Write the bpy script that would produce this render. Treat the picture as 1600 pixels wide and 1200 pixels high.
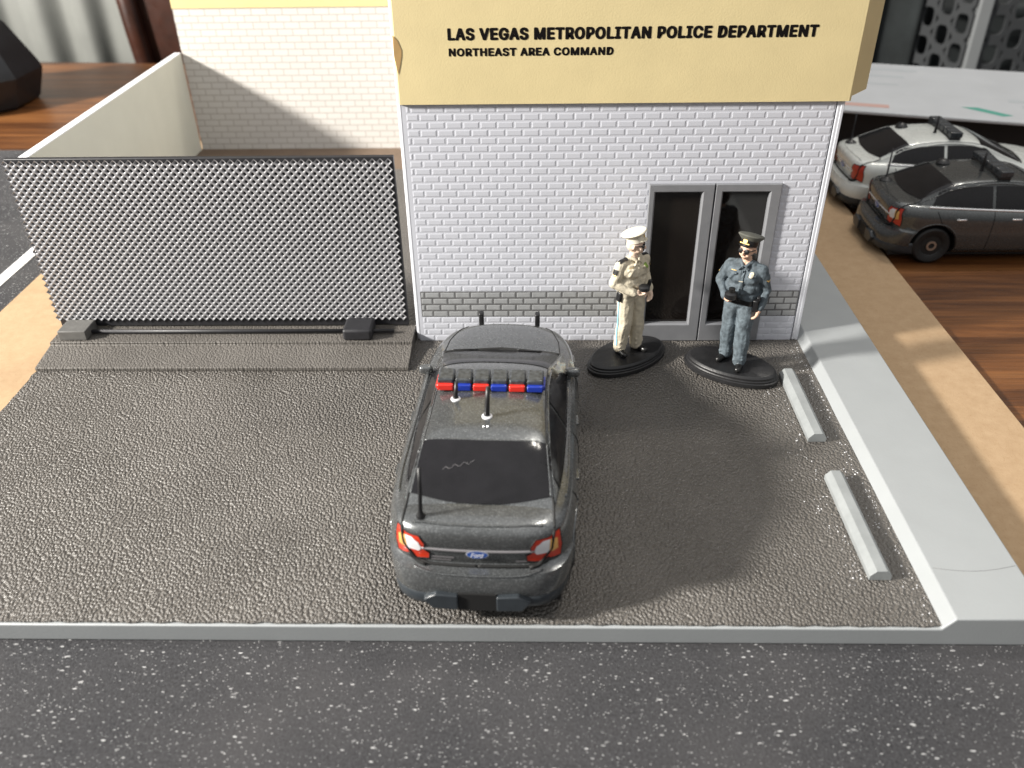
import bpy, bmesh, math, random
import numpy as np
from mathutils import Vector, Matrix, noise
from mathutils.bvhtree import BVHTree

random.seed(7)
for o in list(bpy.data.objects):
    bpy.data.objects.remove(o, do_unlink=True)
SC = bpy.context.scene
COL = SC.collection
# 1 unit = 1 centimetre: everything here is a 1:64 miniature on a table
SC.unit_settings.system = 'METRIC'
SC.unit_settings.scale_length = 0.01

# ------------------------------------------------------------------ camera
PITCH, YAW, ROLL, FPX = 0.5908, -0.0274, -0.0163, 1325.2
CAM_POS = Vector((0, 0, 11))
_cp, _sp = math.cos(PITCH), math.sin(PITCH)
FWD = Vector((math.sin(YAW) * _cp, math.cos(YAW) * _cp, -_sp))
RGT = Vector((math.cos(YAW), -math.sin(YAW), 0))
UPV = RGT.cross(FWD)
RG2 = RGT * math.cos(ROLL) + UPV * math.sin(ROLL)
UP2 = -RGT * math.sin(ROLL) + UPV * math.cos(ROLL)
cam = bpy.data.cameras.new('camera')
cam_o = bpy.data.objects.new('camera', cam)
COL.objects.link(cam_o)
cam_o.matrix_world = Matrix(((RG2.x, UP2.x, -FWD.x, CAM_POS.x), (RG2.y, UP2.y, -FWD.y, CAM_POS.y),
                             (RG2.z, UP2.z, -FWD.z, CAM_POS.z), (0, 0, 0, 1)))
cam.sensor_fit = 'HORIZONTAL'
cam.sensor_width = 36
cam.lens = 36 * FPX / 1600
cam.clip_start = 0.5
cam.clip_end = 1000
cam.dof.use_dof = True
cam.dof.focus_distance = 18.5
cam.dof.aperture_fstop = cam.lens * 1e-3 / 0.12
SC.camera = cam_o
SC.render.resolution_x, SC.render.resolution_y = 1024, 768

# ------------------------------------------------------------------ light
W = bpy.data.worlds.new('World')
SC.world = W
W.use_nodes = True
bg = W.node_tree.nodes['Background']
# soft light of the room: pale ceiling above, dimmer walls and floor
_wt = W.node_tree
_tc = _wt.nodes.new('ShaderNodeTexCoord'); _sp = _wt.nodes.new('ShaderNodeSeparateXYZ'); _ma = _wt.nodes.new('ShaderNodeMath')
_rp = _wt.nodes.new('ShaderNodeValToRGB')
_ma.operation = 'MULTIPLY_ADD'; _ma.inputs[1].default_value = .5; _ma.inputs[2].default_value = .5
for el, (p, c) in zip([_rp.color_ramp.elements[0], _rp.color_ramp.elements[1], _rp.color_ramp.elements.new(.5)], ((.35, .05), (.95, .42), (.5, .135))):
    el.position = p; el.color = (c * .95, c * .97, c, 1)
_wt.links.new(_tc.outputs['Generated'], _sp.inputs[0]); _wt.links.new(_sp.outputs[2], _ma.inputs[0])
_wt.links.new(_ma.outputs[0], _rp.inputs[0]); _wt.links.new(_rp.outputs[0], bg.inputs[0])
bg.inputs[1].default_value = 1.0

def lamp(name, kind, loc, power, color, **kw):
    l = bpy.data.lights.new(name, kind)
    l.energy = power
    l.color = color
    for k, v in kw.items():
        setattr(l, k, v)
    o = bpy.data.objects.new(name, l)
    o.location = loc
    COL.objects.link(o)
    return o

# bare bulb of a desk lamp off to the left
lamp('desk_lamp_bulb', 'POINT', (-75, -4, 38.5), 860000, (1.0, 0.955, 0.885), shadow_soft_size=4.2)
# two bulbs of the ceiling fixture
for lx in (38, 58):
    lamp('ceiling_bulb', 'POINT', (lx, 75, 150), 160000, (1.0, 0.94, 0.85), shadow_soft_size=4.5)

SC.view_settings.view_transform = 'Standard'
SC.view_settings.look = 'None'
SC.view_settings.exposure = 0
SC.view_settings.gamma = 1
SC.view_settings.use_curve_mapping = False
SC.render.engine = 'CYCLES'

# ------------------------------------------------------------------ helpers
def tag(o, label=None, cat=None, group=None, kind=None):
    if label: o['label'] = label
    if cat: o['category'] = cat
    if group: o['group'] = group
    if kind: o['kind'] = kind
    return o

def empty(name, loc=(0, 0, 0), rz=0.0, label=None, cat=None, group=None, kind=None):
    o = bpy.data.objects.new(name, None)
    o.empty_display_size = 0.3
    o.location = loc
    o.rotation_euler = (0, 0, rz)
    COL.objects.link(o)
    return tag(o, label, cat, group, kind)

def link(name, me, mat=None, parent=None):
    if mat is not None and not me.materials:
        me.materials.append(mat)
    o = bpy.data.objects.new(name, me)
    COL.objects.link(o)
    if parent: o.parent = parent
    return o

def meshobj(name, verts, faces, mat, parent=None, smooth=False):
    me = bpy.data.meshes.new(name)
    me.from_pydata([tuple(v) for v in verts], [], faces)
    me.validate()
    me.update()
    if smooth:
        me.shade_smooth()
    return link(name, me, mat, parent)

def bm_obj(name, bm, mat, parent=None, smooth=False, angle=None):
    me = bpy.data.meshes.new(name)
    bmesh.ops.recalc_face_normals(bm, faces=bm.faces[:])
    bm.to_mesh(me)
    bm.free()
    if smooth: me.shade_smooth()
    if angle:
        me.shade_smooth()
        me.set_sharp_from_angle(angle=math.radians(angle))
    return link(name, me, mat, parent)

def bevel_all(bm, w, seg):
    r = bmesh.ops.bevel(bm, geom=bm.edges[:], offset=w, segments=seg, affect='EDGES', profile=.5)
    for f in r['faces']: f.smooth = True

def box(name, lo, hi, mat, parent=None, bev=0.0, seg=2, taper=None):
    bm = bmesh.new()
    bmesh.ops.create_cube(bm, size=1)
    for v in bm.verts:
        v.co = Vector([lo[i] + (v.co[i] + .5) * (hi[i] - lo[i]) for i in range(3)])
        if taper and v.co.z > (lo[2] + hi[2]) / 2:
            c = [(lo[i] + hi[i]) / 2 for i in range(2)]
            for i in range(2): v.co[i] = c[i] + (v.co[i] - c[i]) * taper[i]
    if bev: bevel_all(bm, bev, seg)
    return bm_obj(name, bm, mat, parent)

def prism(name, pts, ax, a, b, mat, parent=None, bev=0.0, seg=2):
    """polygon pts (2D) extruded along axis ax from a to b"""
    bm = bmesh.new()
    def mk(p, t):
        q = list(p); q.insert(ax, t); return bm.verts.new(q)
    A = [mk(p, a) for p in pts]; B = [mk(p, b) for p in pts]
    n = len(pts)
    bm.faces.new(A); bm.faces.new(B[::-1])
    for i in range(n): bm.faces.new((A[i], B[i], B[(i + 1) % n], A[(i + 1) % n]))
    bmesh.ops.recalc_face_normals(bm, faces=bm.faces[:])
    if bev: bevel_all(bm, bev, seg)
    return bm_obj(name, bm, mat, parent)

def tube_geo(pts, r, n=6, cap=True):
    pts = [Vector(p) for p in pts]
    V, F = [], []
    rs = r if isinstance(r, (list, tuple)) else [r] * len(pts)
    up = None
    for i, p in enumerate(pts):
        d = (pts[min(i + 1, len(pts) - 1)] - pts[max(i - 1, 0)]).normalized()
        if up is None:
            up = d.orthogonal().normalized()
        up = (up - d * up.dot(d)).normalized()
        s = d.cross(up)
        for k in range(n):
            a = 2 * math.pi * k / n
            V.append(p + (up * math.cos(a) + s * math.sin(a)) * rs[i])
    for i in range(len(pts) - 1):
        for k in range(n):
            k2 = (k + 1) % n
            F.append((i * n + k, i * n + k2, (i + 1) * n + k2, (i + 1) * n + k))
    if cap:
        F.append(tuple(range(n - 1, -1, -1)))
        b = (len(pts) - 1) * n
        F.append(tuple(range(b, b + n)))
    return V, F

def tube(name, pts, r, mat, parent=None, n=8):
    V, F = tube_geo(pts, r, n)
    return meshobj(name, V, F, mat, parent, smooth=True)

def lathe(name, prof, mat, parent=None, n=32, axis='Z', loc=(0, 0, 0), sx=1, sy=1, rot=0, angle=40):
    V, F = [], []
    for (r, z) in prof:
        for k in range(n):
            a = 2 * math.pi * k / n
            V.append((r * math.cos(a) * sx, r * math.sin(a) * sy, z))
    m = len(prof)
    for i in range(m - 1):
        for k in range(n):
            k2 = (k + 1) % n
            F.append((i * n + k, i * n + k2, (i + 1) * n + k2, (i + 1) * n + k))
    F.append(tuple(range(n - 1, -1, -1)))
    F.append(tuple(range((m - 1) * n, m * n)))
    out = []
    for v in V:
        v = Vector(v)
        if axis == 'X': v = Vector((v.z, v.y, -v.x))
        if axis == 'Y': v = Vector((v.x, v.z, -v.y))
        if rot: v = Matrix.Rotation(rot, 3, 'Z') @ v
        out.append(v + Vector(loc))
    me = bpy.data.meshes.new(name)
    me.from_pydata([tuple(v) for v in out], [], F)
    bm = bmesh.new(); bm.from_mesh(me)
    bmesh.ops.remove_doubles(bm, verts=bm.verts[:], dist=1e-5)
    bmesh.ops.recalc_face_normals(bm, faces=bm.faces[:])
    bm.to_mesh(me); bm.free()
    me.shade_smooth()
    me.set_sharp_from_angle(angle=math.radians(angle))
    return link(name, me, mat, parent)

# ------------------------------------------------------------------ materials
def mat(name, col, rough=.5, metal=0.0, coat=0.0, spec=.5, sss=0.0, **kw):
    m = bpy.data.materials.new(name)
    m.use_nodes = True
    b = m.node_tree.nodes['Principled BSDF']
    b.inputs['Base Color'].default_value = (*col, 1)
    b.inputs['Roughness'].default_value = rough
    b.inputs['Metallic'].default_value = metal
    b.inputs['Coat Weight'].default_value = coat
    b.inputs['Coat Roughness'].default_value = .08
    b.inputs['Specular IOR Level'].default_value = spec
    if sss:
        b.inputs['Subsurface Weight'].default_value = sss
        b.inputs['Subsurface Radius'].default_value = (.12, .1, .08)
        b.inputs['Subsurface Scale'].default_value = 1.0
    return m

class NT:
    """small node-tree helper"""
    def __init__(self, m):
        self.t = m.node_tree
        self.b = self.t.nodes['Principled BSDF']
        self.co = self.t.nodes.new('ShaderNodeTexCoord').outputs['Object']
    def n(self, kind, **kw):
        nd = self.t.nodes.new(kind)
        for k, v in kw.items():
            if k.startswith('_'): setattr(nd, k[1:], v)
            else:
                key = k.replace('_', ' ')
                tgt = nd.inputs[int(key[1:])] if key[0] == 'i' and key[1:].isdigit() else nd.inputs[key]
                if hasattr(v, 'is_output') or isinstance(v, bpy.types.NodeSocket): self.t.links.new(v, tgt)
                else: tgt.default_value = v
        return nd
    def link(self, a, b): self.t.links.new(a, b)
    def mapping(self, scale=(1, 1, 1), rot=(0, 0, 0), src=None):
        nd = self.n('ShaderNodeMapping', Scale=scale, Rotation=rot)
        self.link(src or self.co, nd.inputs['Vector'])
        return nd.outputs[0]
    def noise(self, scale, detail=3, vec=None, rough=.55, dist=0.0):
        nd = self.n('ShaderNodeTexNoise', Scale=scale, Detail=detail, Roughness=rough, Distortion=dist)
        self.link(vec or self.co, nd.inputs['Vector'])
        return nd.outputs[0]
    def ramp(self, fac, stops, interp='LINEAR'):
        nd = self.t.nodes.new('ShaderNodeValToRGB')
        nd.color_ramp.interpolation = interp
        e = nd.color_ramp.elements
        while len(e) < len(stops): e.new(.5)
        for el, (p, c) in zip(e, stops):
            el.position = p
            el.color = (*c, 1) if len(c) == 3 else c
        self.link(fac, nd.inputs[0])
        return nd.outputs[0]
    def math(self, op, a, b=None, c=None, clamp=False):
        nd = self.t.nodes.new('ShaderNodeMath'); nd.operation = op; nd.use_clamp = clamp
        for i, v in enumerate((a, b, c)):
            if v is None: continue
            if isinstance(v, (int, float)): nd.inputs[i].default_value = v
            else: self.link(v, nd.inputs[i])
        return nd.outputs[0]
    def mix(self, fac, a, b, mode='MIX'):
        nd = self.t.nodes.new('ShaderNodeMix'); nd.data_type = 'RGBA'; nd.blend_type = mode
        for s, v in ((nd.inputs[0], fac), (nd.inputs[6], a), (nd.inputs[7], b)):
            if isinstance(v, bpy.types.NodeSocket): self.link(v, s)
            elif isinstance(v, (int, float)): s.default_value = v
            else: s.default_value = (*v, 1)
        return nd.outputs[2]
    def bump(self, h, dist=.02, strength=1.0, normal=None):
        nd = self.n('ShaderNodeBump', Strength=strength, Distance=dist)
        self.link(h, nd.inputs['Height'])
        if normal is not None: self.link(normal, nd.inputs['Normal'])
        self.link(nd.outputs[0], self.b.inputs['Normal'])
        return nd.outputs[0]
    def color(self, s): self.link(s, self.b.inputs['Base Color'])
    def rough(self, s): self.link(s, self.b.inputs['Roughness'])

def mottled(name, col, rough=.5, amt=.12, scale=2.0, bump=0.0, bscale=30, **kw):
    """base colour with a little cloudiness, smudges in the gloss and fine relief"""
    m = mat(name, col, rough, **kw)
    t = NT(m)
    f = t.noise(scale, 5)
    lo = tuple(c * (1 - amt) for c in col); hi = tuple(min(1, c * (1 + amt)) for c in col)
    t.color(t.ramp(f, [(.3, lo), (.7, hi)]))
    r = t.noise(scale * 2.3, 4)
    t.rough(t.math('MULTIPLY_ADD', r, .22, rough - .11))
    if bump: t.bump(t.noise(bscale, 3), bump)
    return m

M = {}
# --- table top: brown wood with a grain that runs along x
m = M['wood'] = mat('table_wood', (.2, .08, .03), .38)
t = NT(m)
v = t.mapping((.035, .55, .5))
g1 = t.noise(1.6, 8, v, .62, 1.2)
g2 = t.noise(7, 5, t.mapping((.06, 2.2, 1)), .6, .4)
c = t.ramp(g1, [(.3, (.026, .008, .003)), (.45, (.105, .038, .011)), (.58, (.19, .074, .022)), (.75, (.26, .115, .037))])
t.color(t.mix(.55, c, t.ramp(g2, [(.3, (.25, .25, .25)), (.6, (1, 1, 1))]), 'MULTIPLY'))
t.bump(g2, .01)
# --- black construction paper with white flecks
m = M['paper'] = mat('speckled_paper', (.04, .04, .042), .95, spec=.12)
t = NT(m)
base = t.ramp(t.noise(24, 6, t.mapping((1, .8, 1)), .7), [(.3, (.018, .018, .019)), (.7, (.072, .072, .077))])
cloud = t.noise(.45, 3)
base = t.mix(t.ramp(cloud, [(.35, (0, 0, 0)), (.7, (.6, .6, .6))]), base, (.07, .068, .07))
warp = t.n('ShaderNodeTexNoise', Scale=9.0, Detail=2.0, _noise_dimensions='3D')
t.link(t.co, warp.inputs['Vector'])
flk = None
for rot, sc, pick, rad in ((.3, (5.2, 14.5, 1), .18, .2), (1.7, (6.0, 14.0, 1), .16, .18), (2.6, (12.0, 17.0, 1), .26, .18), (.9, (3.4, 11.0, 1), .1, .17), (2.1, (16.0, 22.0, 1), .26, .19)):
    wv = t.n('ShaderNodeMix', _data_type='VECTOR')
    wv.inputs[0].default_value = .028
    t.link(t.co, wv.inputs[4]); t.link(warp.outputs['Color'], wv.inputs[5])
    vo = t.n('ShaderNodeTexVoronoi', _feature='F1', _voronoi_dimensions='2D', Scale=1.0)
    t.link(t.mapping(sc, (0, 0, rot), wv.outputs[1]), vo.inputs['Vector'])
    sel = t.n('ShaderNodeSeparateColor'); t.link(vo.outputs['Color'], sel.inputs[0])
    on = t.math('LESS_THAN', sel.outputs[0], pick)
    r = t.math('MULTIPLY', sel.outputs[1], rad)
    d = t.math('MULTIPLY', t.math('SUBTRACT', r, vo.outputs['Distance']), 26, clamp=True)
    f = t.math('MULTIPLY', t.math('MULTIPLY', on, d), t.math('MULTIPLY_ADD', sel.outputs[2], .8, .2))
    flk = f if flk is None else t.math('MAXIMUM', flk, f)
t.color(t.mix(flk, base, (.5, .5, .5)))
t.bump(t.noise(38, 4), .012)
# --- fibre board
m = M['mdf'] = mat('mdf', (.5, .33, .18), .8, spec=.25)
t = NT(m)
c = t.ramp(t.noise(3.2, 8, None, .7), [(.3, (.35, .238, .138)), (.7, (.42, .298, .182))])
sp = t.noise(26, 3, t.mapping((1, .5, 1)))
c = t.mix(t.ramp(sp, [(.3, (.45, .45, .45)), (.42, (0, 0, 0))]), c, (.3, .18, .09))
t.color(c); t.bump(t.noise(40, 3), .006)
# --- moulded asphalt: leather-like grain
def asphalt(name, amp, scale, rough):
    m = mat(name, (.075, .07, .064), rough, spec=.5)
    t = NT(m)
    w = t.n('ShaderNodeTexNoise', Scale=3.6, Detail=2.0); t.link(t.co, w.inputs['Vector'])
    wv = t.n('ShaderNodeMix', _data_type='VECTOR'); wv.inputs[0].default_value = .035
    t.link(t.co, wv.inputs[4]); t.link(w.outputs['Color'], wv.inputs[5])
    vo = t.n('ShaderNodeTexVoronoi', _feature='SMOOTH_F1', _voronoi_dimensions='2D', Scale=1.0, Smoothness=.45)
    t.link(t.mapping((scale, scale * .78, 1), (0, 0, .5), wv.outputs[1]), vo.inputs['Vector'])
    no = t.n('ShaderNodeTexNoise', Scale=scale * .85, Detail=1.0, Distortion=.25)
    t.link(t.mapping((1, .75, 1), (0, 0, .9)), no.inputs['Vector'])
    fine = t.noise(scale * 3.5, 3)
    h = t.math('ADD', t.math('MULTIPLY', vo.outputs['Distance'], -1.0), t.math('MULTIPLY', no.outputs[0], .6))
    h = t.math('ADD', h, t.math('MULTIPLY', fine, .25))
    t.bump(h, amp)
    c = t.ramp(t.noise(.55, 4), [(.3, (.094, .086, .077)), (.7, (.126, .116, .105))])
    dust = t.noise(31, 2)
    c = t.mix(t.ramp(dust, [(.72, (0, 0, 0)), (.78, (.8, .8, .8))]), c, (.35, .33, .3))
    t.color(c)
    t.rough(t.math('MULTIPLY_ADD', t.noise(1.3, 3), .2, rough - .1))
    return m
M['asphalt'] = asphalt('moulded_asphalt', .046, 20.0, .34)
M['asphalt_fine'] = asphalt('moulded_ramp', .02, 21.0, .5)
M['tray'] = mottled('grey_plastic', (.30, .316, .323), .42, .025, 1.2, .002, 20, sss=.0)
M['white'] = mottled('white_plastic', (.565, .58, .635), .38, .03, 1.5)
M['trim'] = mottled('trim_plastic', (.60, .615, .66), .35, .03, 1.5)
M['cream'] = mottled('cream_foamboard', (.575, .57, .485), .6, .03, .8, .003, 20)
M['cut_edge'] = mat('foam_edge', (.8, .8, .82), .7)
M['grey_brick'] = mottled('grey_brick_paint', (.325, .333, .34), .55, .1, 5)
M['joint'] = mottled('dark_joint', (.12, .12, .122), .7, .2, 6)
M['door'] = mottled('silver_door_paint', (.235, .24, .255), .42, .06, 4, metal=.25)
M['glass'] = mat('door_glass', (.008, .006, .005), .06, spec=.6)
M['gold'] = mottled('gold_card', (.70, .585, .32), .62, .04, 1.1, .003, 28)
M['gold_pale'] = mottled('pale_gold_card', (.62, .50, .25), .65, .03, 1.1)
M['card_back'] = mottled('card_inner', (.36, .23, .09), .75, .1, 3)
M['ink'] = mat('black_ink', (.006, .005, .005), .7, spec=.1)
M['black'] = mottled('black_plastic', (.012, .012, .013), .38, .2, 6)
M['gate_black'] = mottled('black_frame', (.018, .018, .021), .5, .2, 6)
M['stop'] = mottled('wheel_stop_paint', (.25, .265, .268), .5, .1, 3, .003, 25)
M['track'] = asphalt('moulded_track', .02, 16.0, .55)
M['foot'] = mottled('grey_foot', (.12, .118, .112), .55, .1, 6, .006, 30)
m = M['mesh'] = mat('silver_mesh', (.36, .36, .375), .36, metal=.3)
# --- printed brick paper on the back wall (a flat print)
m = M['print'] = mat('brick_print', (.74, .71, .67), .75, spec=.3)
t = NT(m)
br = t.n('ShaderNodeTexBrick', Scale=1.0, _offset=.5)
br.inputs['Brick Width'].default_value = .59; br.inputs['Row Height'].default_value = .245
br.inputs['Mortar Size'].default_value = .02; br.inputs['Mortar Smooth'].default_value = .3
br.inputs['Color1'].default_value = (.545, .525, .495, 1); br.inputs['Color2'].default_value = (.57, .55, .52, 1)
br.inputs['Mortar'].default_value = (.38, .35, .315, 1)
mp = t.n('ShaderNodeCombineXYZ'); sx = t.n('ShaderNodeSeparateXYZ'); t.link(t.co, sx.inputs[0])
t.link(sx.outputs[0], mp.inputs[0]); t.link(sx.outputs[2], mp.inputs[1]); t.link(mp.outputs[0], br.inputs['Vector'])
t.color(br.outputs[0])

def paint(name, col, flake=.5, metal=.55):
    m = mat(name, col, .3, metal=metal, coat=.8)
    t = NT(m)
    vo = t.n('ShaderNodeTexVoronoi', Scale=75.0); t.link(t.co, vo.inputs['Vector'])
    s = t.n('ShaderNodeSeparateColor'); t.link(vo.outputs['Color'], s.inputs[0])
    sp = t.ramp(s.outputs[0], [(.72, (0, 0, 0)), (1, (1, 1, 1))])
    hi = tuple(min(1, c * 2.6 + .05) for c in col)
    big = t.noise(1.6, 4)
    base = t.mix(big, tuple(c * .85 for c in col), tuple(min(1, c * 1.12) for c in col))
    t.color(t.mix(t.math('MULTIPLY', sp, flake), base, hi))
    t.rough(t.math('MULTIPLY_ADD', t.noise(3.5, 4), .14, .2))
    t.bump(t.noise(60, 2), .0012)
    return m
M['paint_grey'] = paint('grey_metallic_paint', (.098, .103, .105), .65)
M['paint_grey2'] = paint('dark_grey_metallic_paint', (.075, .08, .08), .35)
M['paint_white'] = paint('white_car_paint', (.72, .74, .70), .05, 0)
M['car_glass'] = mottled('dark_car_window', (.009, .0085, .01), .14, .2, 3, spec=.32)
M['gap'] = mat('panel_gap', (.006, .006, .006), .7)
M['bumper'] = mottled('bumper_plastic', (.03, .036, .042), .32, .15, 5)
M['tyre'] = mottled('tyre', (.012, .012, .012), .6, .2, 8)
M['rim'] = mat('wheel_metal', (.5, .42, .35), .35, metal=.8)
M['chrome'] = mat('chrome', (.85, .85, .86), .25, metal=.7)
M['red_lens'] = mat('red_lens', (.62, .025, .015), .25, coat=.4)
M['tail_red'] = mat('tail_red', (.52, .035, .012), .3, coat=.3)
M['blue_lens'] = mat('blue_lens', (.008, .03, .30), .25, coat=.4)
M['white_lens'] = mat('white_lens', (.78, .78, .8), .3)
M['amber'] = mat('amber_lens', (.75, .42, .12), .3)
M['emblem'] = mat('emblem_blue', (.03, .12, .5), .3, coat=.3)
M['badge'] = mat('faint_badge', (.26, .25, .26), .4, metal=.5)
M['smoke_lens'] = mottled('smoked_lens', (.05, .055, .06), .2, .5, 14)

# ------------------------------------------------------------------ the table and what lies under the diorama
TZ = -0.42
meshobj('table', [(-90, -25, TZ - 3), (90, -25, TZ - 3), (90, 39.5, TZ - 3), (-90, 56, TZ - 3),
                  (-90, -25, TZ - .01), (90, -25, TZ - .01), (90, 39.5, TZ - .01), (-90, 56, TZ - .01)],
        [(3, 2, 1, 0), (4, 5, 6, 7), (0, 1, 5, 4), (1, 2, 6, 5), (2, 3, 7, 6), (3, 0, 4, 7)], M['wood'])['kind'] = 'structure'
po = box('construction_paper', (-60, -15, TZ - .006), (10.2, 34.7, TZ + .006), M['paper'])
tag(po, 'black construction paper with white flecks lying under the whole diorama', 'paper')
st = box('paper_strip', (-16.12, 5, TZ + .01), (-15.76, 33.9, TZ + .03), M['cut_edge'])
tag(st, 'narrow white strip on the black paper left of the fibre board', 'strip')
mb = box('fibreboard_sheet', (-14.8, 9.75, TZ + .01), (10.8, 35.4, -.30), M['mdf'], bev=.015)
tag(mb, 'tan fibreboard sheet under the diorama, bare on both sides', 'board')

# ------------------------------------------------------------------ diorama base
base = empty('diorama_base', (0, 9.3, TZ), label='grey plastic diorama base with dark grained asphalt and pale raised sidewalk', cat='diorama base')
BY = 9.3
prism('tray', [(-11.97, .012), (8.33, .012), (8.33, .63), (6.81, .63), (6.63, .385), (-11.97, .385)], 1, 0, 21.7, M['tray'], base, .025, 3)
# top surface of the asphalt: real grid, a little wavy
def asphalt_sheet():
    nx, ny = 200, 110
    x0, x1, y0, y1 = -11.96, 6.66, .05, 21.6
    V, F = [], []
    for j in range(ny + 1):
        for i in range(nx + 1):
            x = x0 + (x1 - x0) * i / nx; y = y0 + (y1 - y0) * j / ny
            z = .42 + .006 * noise.noise(Vector((x * .7, y * .7, 0)))
            if j == 0: y += .03 * noise.noise(Vector((x * 4, 0, 3)))
            if i == 0: x += .05 * noise.noise(Vector((y * 5, 7, 3)))
            V.append((x, y, z))
    for j in range(ny):
        for i in range(nx):
            a = j * (nx + 1) + i
            F.append((a, a + 1, a + nx + 2, a + nx + 1))
    n = len(V)
    edge = [i for i in range(nx + 1)] + [(j + 1) * (nx + 1) - 1 for j in range(1, ny + 1)] + [ny * (nx + 1) + i for i in range(nx - 1, -1, -1)] + [j * (nx + 1) for j in range(ny - 1, 0, -1)]
    for k in edge: V.append((V[k][0], V[k][1], .375))
    L = len(edge)
    for k in range(L):
        F.append((edge[k], n + k, n + (k + 1) % L, edge[(k + 1) % L]))
    return meshobj('asphalt', V, F, M['asphalt'], base, smooth=False)
asphalt_sheet()

def wheel_stop(y0, y1, label):
    e = empty('wheel_stop', (5.98, (y0 + y1) / 2, 0), label=label, cat='wheel stop', group='wheel stops along the sidewalk')
    L = (y1 - y0) / 2
    prism('bar', [(-.19, 0), (.19, 0), (.19, .10), (.09, .215), (-.09, .215), (-.19, .10)], 1, -L, L, M['stop'], e, .008, 2)
wheel_stop(14.2, 16.72, 'pale grey wheel stop beside the figurine in dark uniform, farther from the front edge')
wheel_stop(10.33, 13.02, 'pale grey wheel stop nearer the front edge of the diorama')

tube('hairline_scratch', [(6.86 + 1.42 * k / 10, 1.12 - .10 * math.sin(math.pi * k / 10) + .06 * k / 10,   .63) for k in range(11)], .004, M['foot'], base, 4)
# crumbs of plastic and dust along the kerb and round the wheel stops
def crumbs():
    V, F = [], []
    rnd = random.Random(3)
    spots = []
    for _ in range(170): spots.append((6.58 - abs(rnd.gauss(0, .14)), rnd.uniform(9.4, 18.2), rnd.uniform(.006, .02)))
    for _ in range(120): spots.append((5.72 - abs(rnd.gauss(0, .22)), rnd.uniform(10.2, 16.8), rnd.uniform(.006, .02)))
    for _ in range(110): spots.append((rnd.uniform(-11.8, 6.4), rnd.uniform(9.5, 17.5), rnd.uniform(.004, .012)))
    for x, y, r in spots:
        b = len(V)
        for d in ((1, 0, 0), (-1, 0, 0), (0, 1, 0), (0, -1, 0), (0, 0, 1), (0, 0, -.6)):
            k = r * rnd.uniform(.5, 1.3)
            V.append((x + d[0] * k, y + d[1] * k, .004 + d[2] * k * .7))
        for f in ((0, 2, 4), (2, 1, 4), (1, 3, 4), (3, 0, 4), (2, 0, 5), (1, 2, 5), (3, 1, 5), (0, 3, 5)): F.append(tuple(b + i for i in f))
    o = meshobj('crumbs', V, F, M['cut_edge'])
    tag(o, 'pale dust crumbs scattered over the dark asphalt', 'dust', kind='stuff')
crumbs()

# ------------------------------------------------------------------ police station
D = 18.36
bl = empty('police_station', (0, D, 0), label='white brick model police station with grey band and double glass door', cat='building')
XL, XR = -2.88, 6.64
DX0, DX1, DZ = 2.66, 5.62, 4.085
def wallpart(name, x0, x1, z0, z1, y0, y1, mt, bev=.0):
    return box(name, (x0, y0, z0), (x1, y1, z1), mt, bl, bev)
wallpart('wall_panel', XL + .085, DX0 - .002, .005, 5.98, .0052, .3, M['white'])
wallpart('wall_panel', DX1 + .002, 6.475, .005, 5.98, .0052, .3, M['white'])
wallpart('wall_panel', DX0, DX1, DZ + .002, 5.98, .0055, .3, M['white'])
wallpart('side_wall', XL, XL + .156, .005, 8.6, .0, 15.4, M['trim'], .075)
wallpart('side_wall', XR - .14, XR, .005, 8.6, .0, 15.4, M['trim'], .03)
wallpart('corner_rib', XR - .06, XR + .012, .01, 5.95, -.012, .05, M['trim'], .012)
wallpart('rear_panel', XL + .16, 6.475, .005, 8.55, 14.9, 15.3, M['white'])
wallpart('upper_panel', XL + .16, 6.475, 5.99, 8.6, .04, .3, M['white'])
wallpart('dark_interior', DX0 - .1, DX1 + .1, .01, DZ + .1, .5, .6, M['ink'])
for (xa, xb) in ((XL + .17, DX0 - .004), (DX1 + .004, 6.472)):
    wallpart('painted_band', xa, xb, .688, 1.388, .0040, .04, M['joint'])

PX, PZ, GAP = .372, .1725, .030
brick_me = {}
def brick_mesh(w, grey):
    key = (round(w, 3), grey)
    if key not in brick_me:
        h, d, b = PZ - GAP, .036, .026
        V = [(-w / 2, .010, 0), (w / 2, .010, 0), (w / 2, .010, h), (-w / 2, .010, h),
             (-w / 2 + .006, .0026, .006), (w / 2 - .006, .0026, .006), (w / 2 - .006, .0026, h - .006), (-w / 2 + .006, .0026, h - .006),
             (-w / 2 + b, -.0012, b), (w / 2 - b, -.0012, b), (w / 2 - b, -.0012, h - b), (-w / 2 + b, -.0012, h - b)]
        F = [(8, 9, 10, 11)]
        for a in (0, 4):
            for i in range(4):
                j = (i + 1) % 4
                F.append((a + i, a + j, a + 4 + j, a + 4 + i))
        me = bpy.data.meshes.new('brick')
        me.from_pydata(V, [], F)
        me.materials.append(M['grey_brick'] if grey else M['white'])
        brick_me[key] = me
    return brick_me[key]
bricks = []
for r in range(34):
    z = .012 + r * PZ
    xs = XL + .19 - (PX * .72 if r % 2 else PX * .22)
    segs = []
    x = xs
    while x < 6.46:
        segs.append([max(x, XL + .19), min(x + PX - GAP, 6.462)])
        x += PX
    for a, b in segs:
        parts = [(a, b)]
        if z < DZ + .0 and z + PZ - GAP > -1:
            if z + .02 < DZ:
                parts = []
                if a < DX0 - .03: parts.append((a, min(b, DX0 - .012)))
                if b > DX1 + .03: parts.append((max(a, DX1 + .012), b))
        for (p, q) in parts:
            if q - p > .05:
                bricks.append(((p + q) / 2, z, q - p, 4 <= r <= 7))
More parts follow.
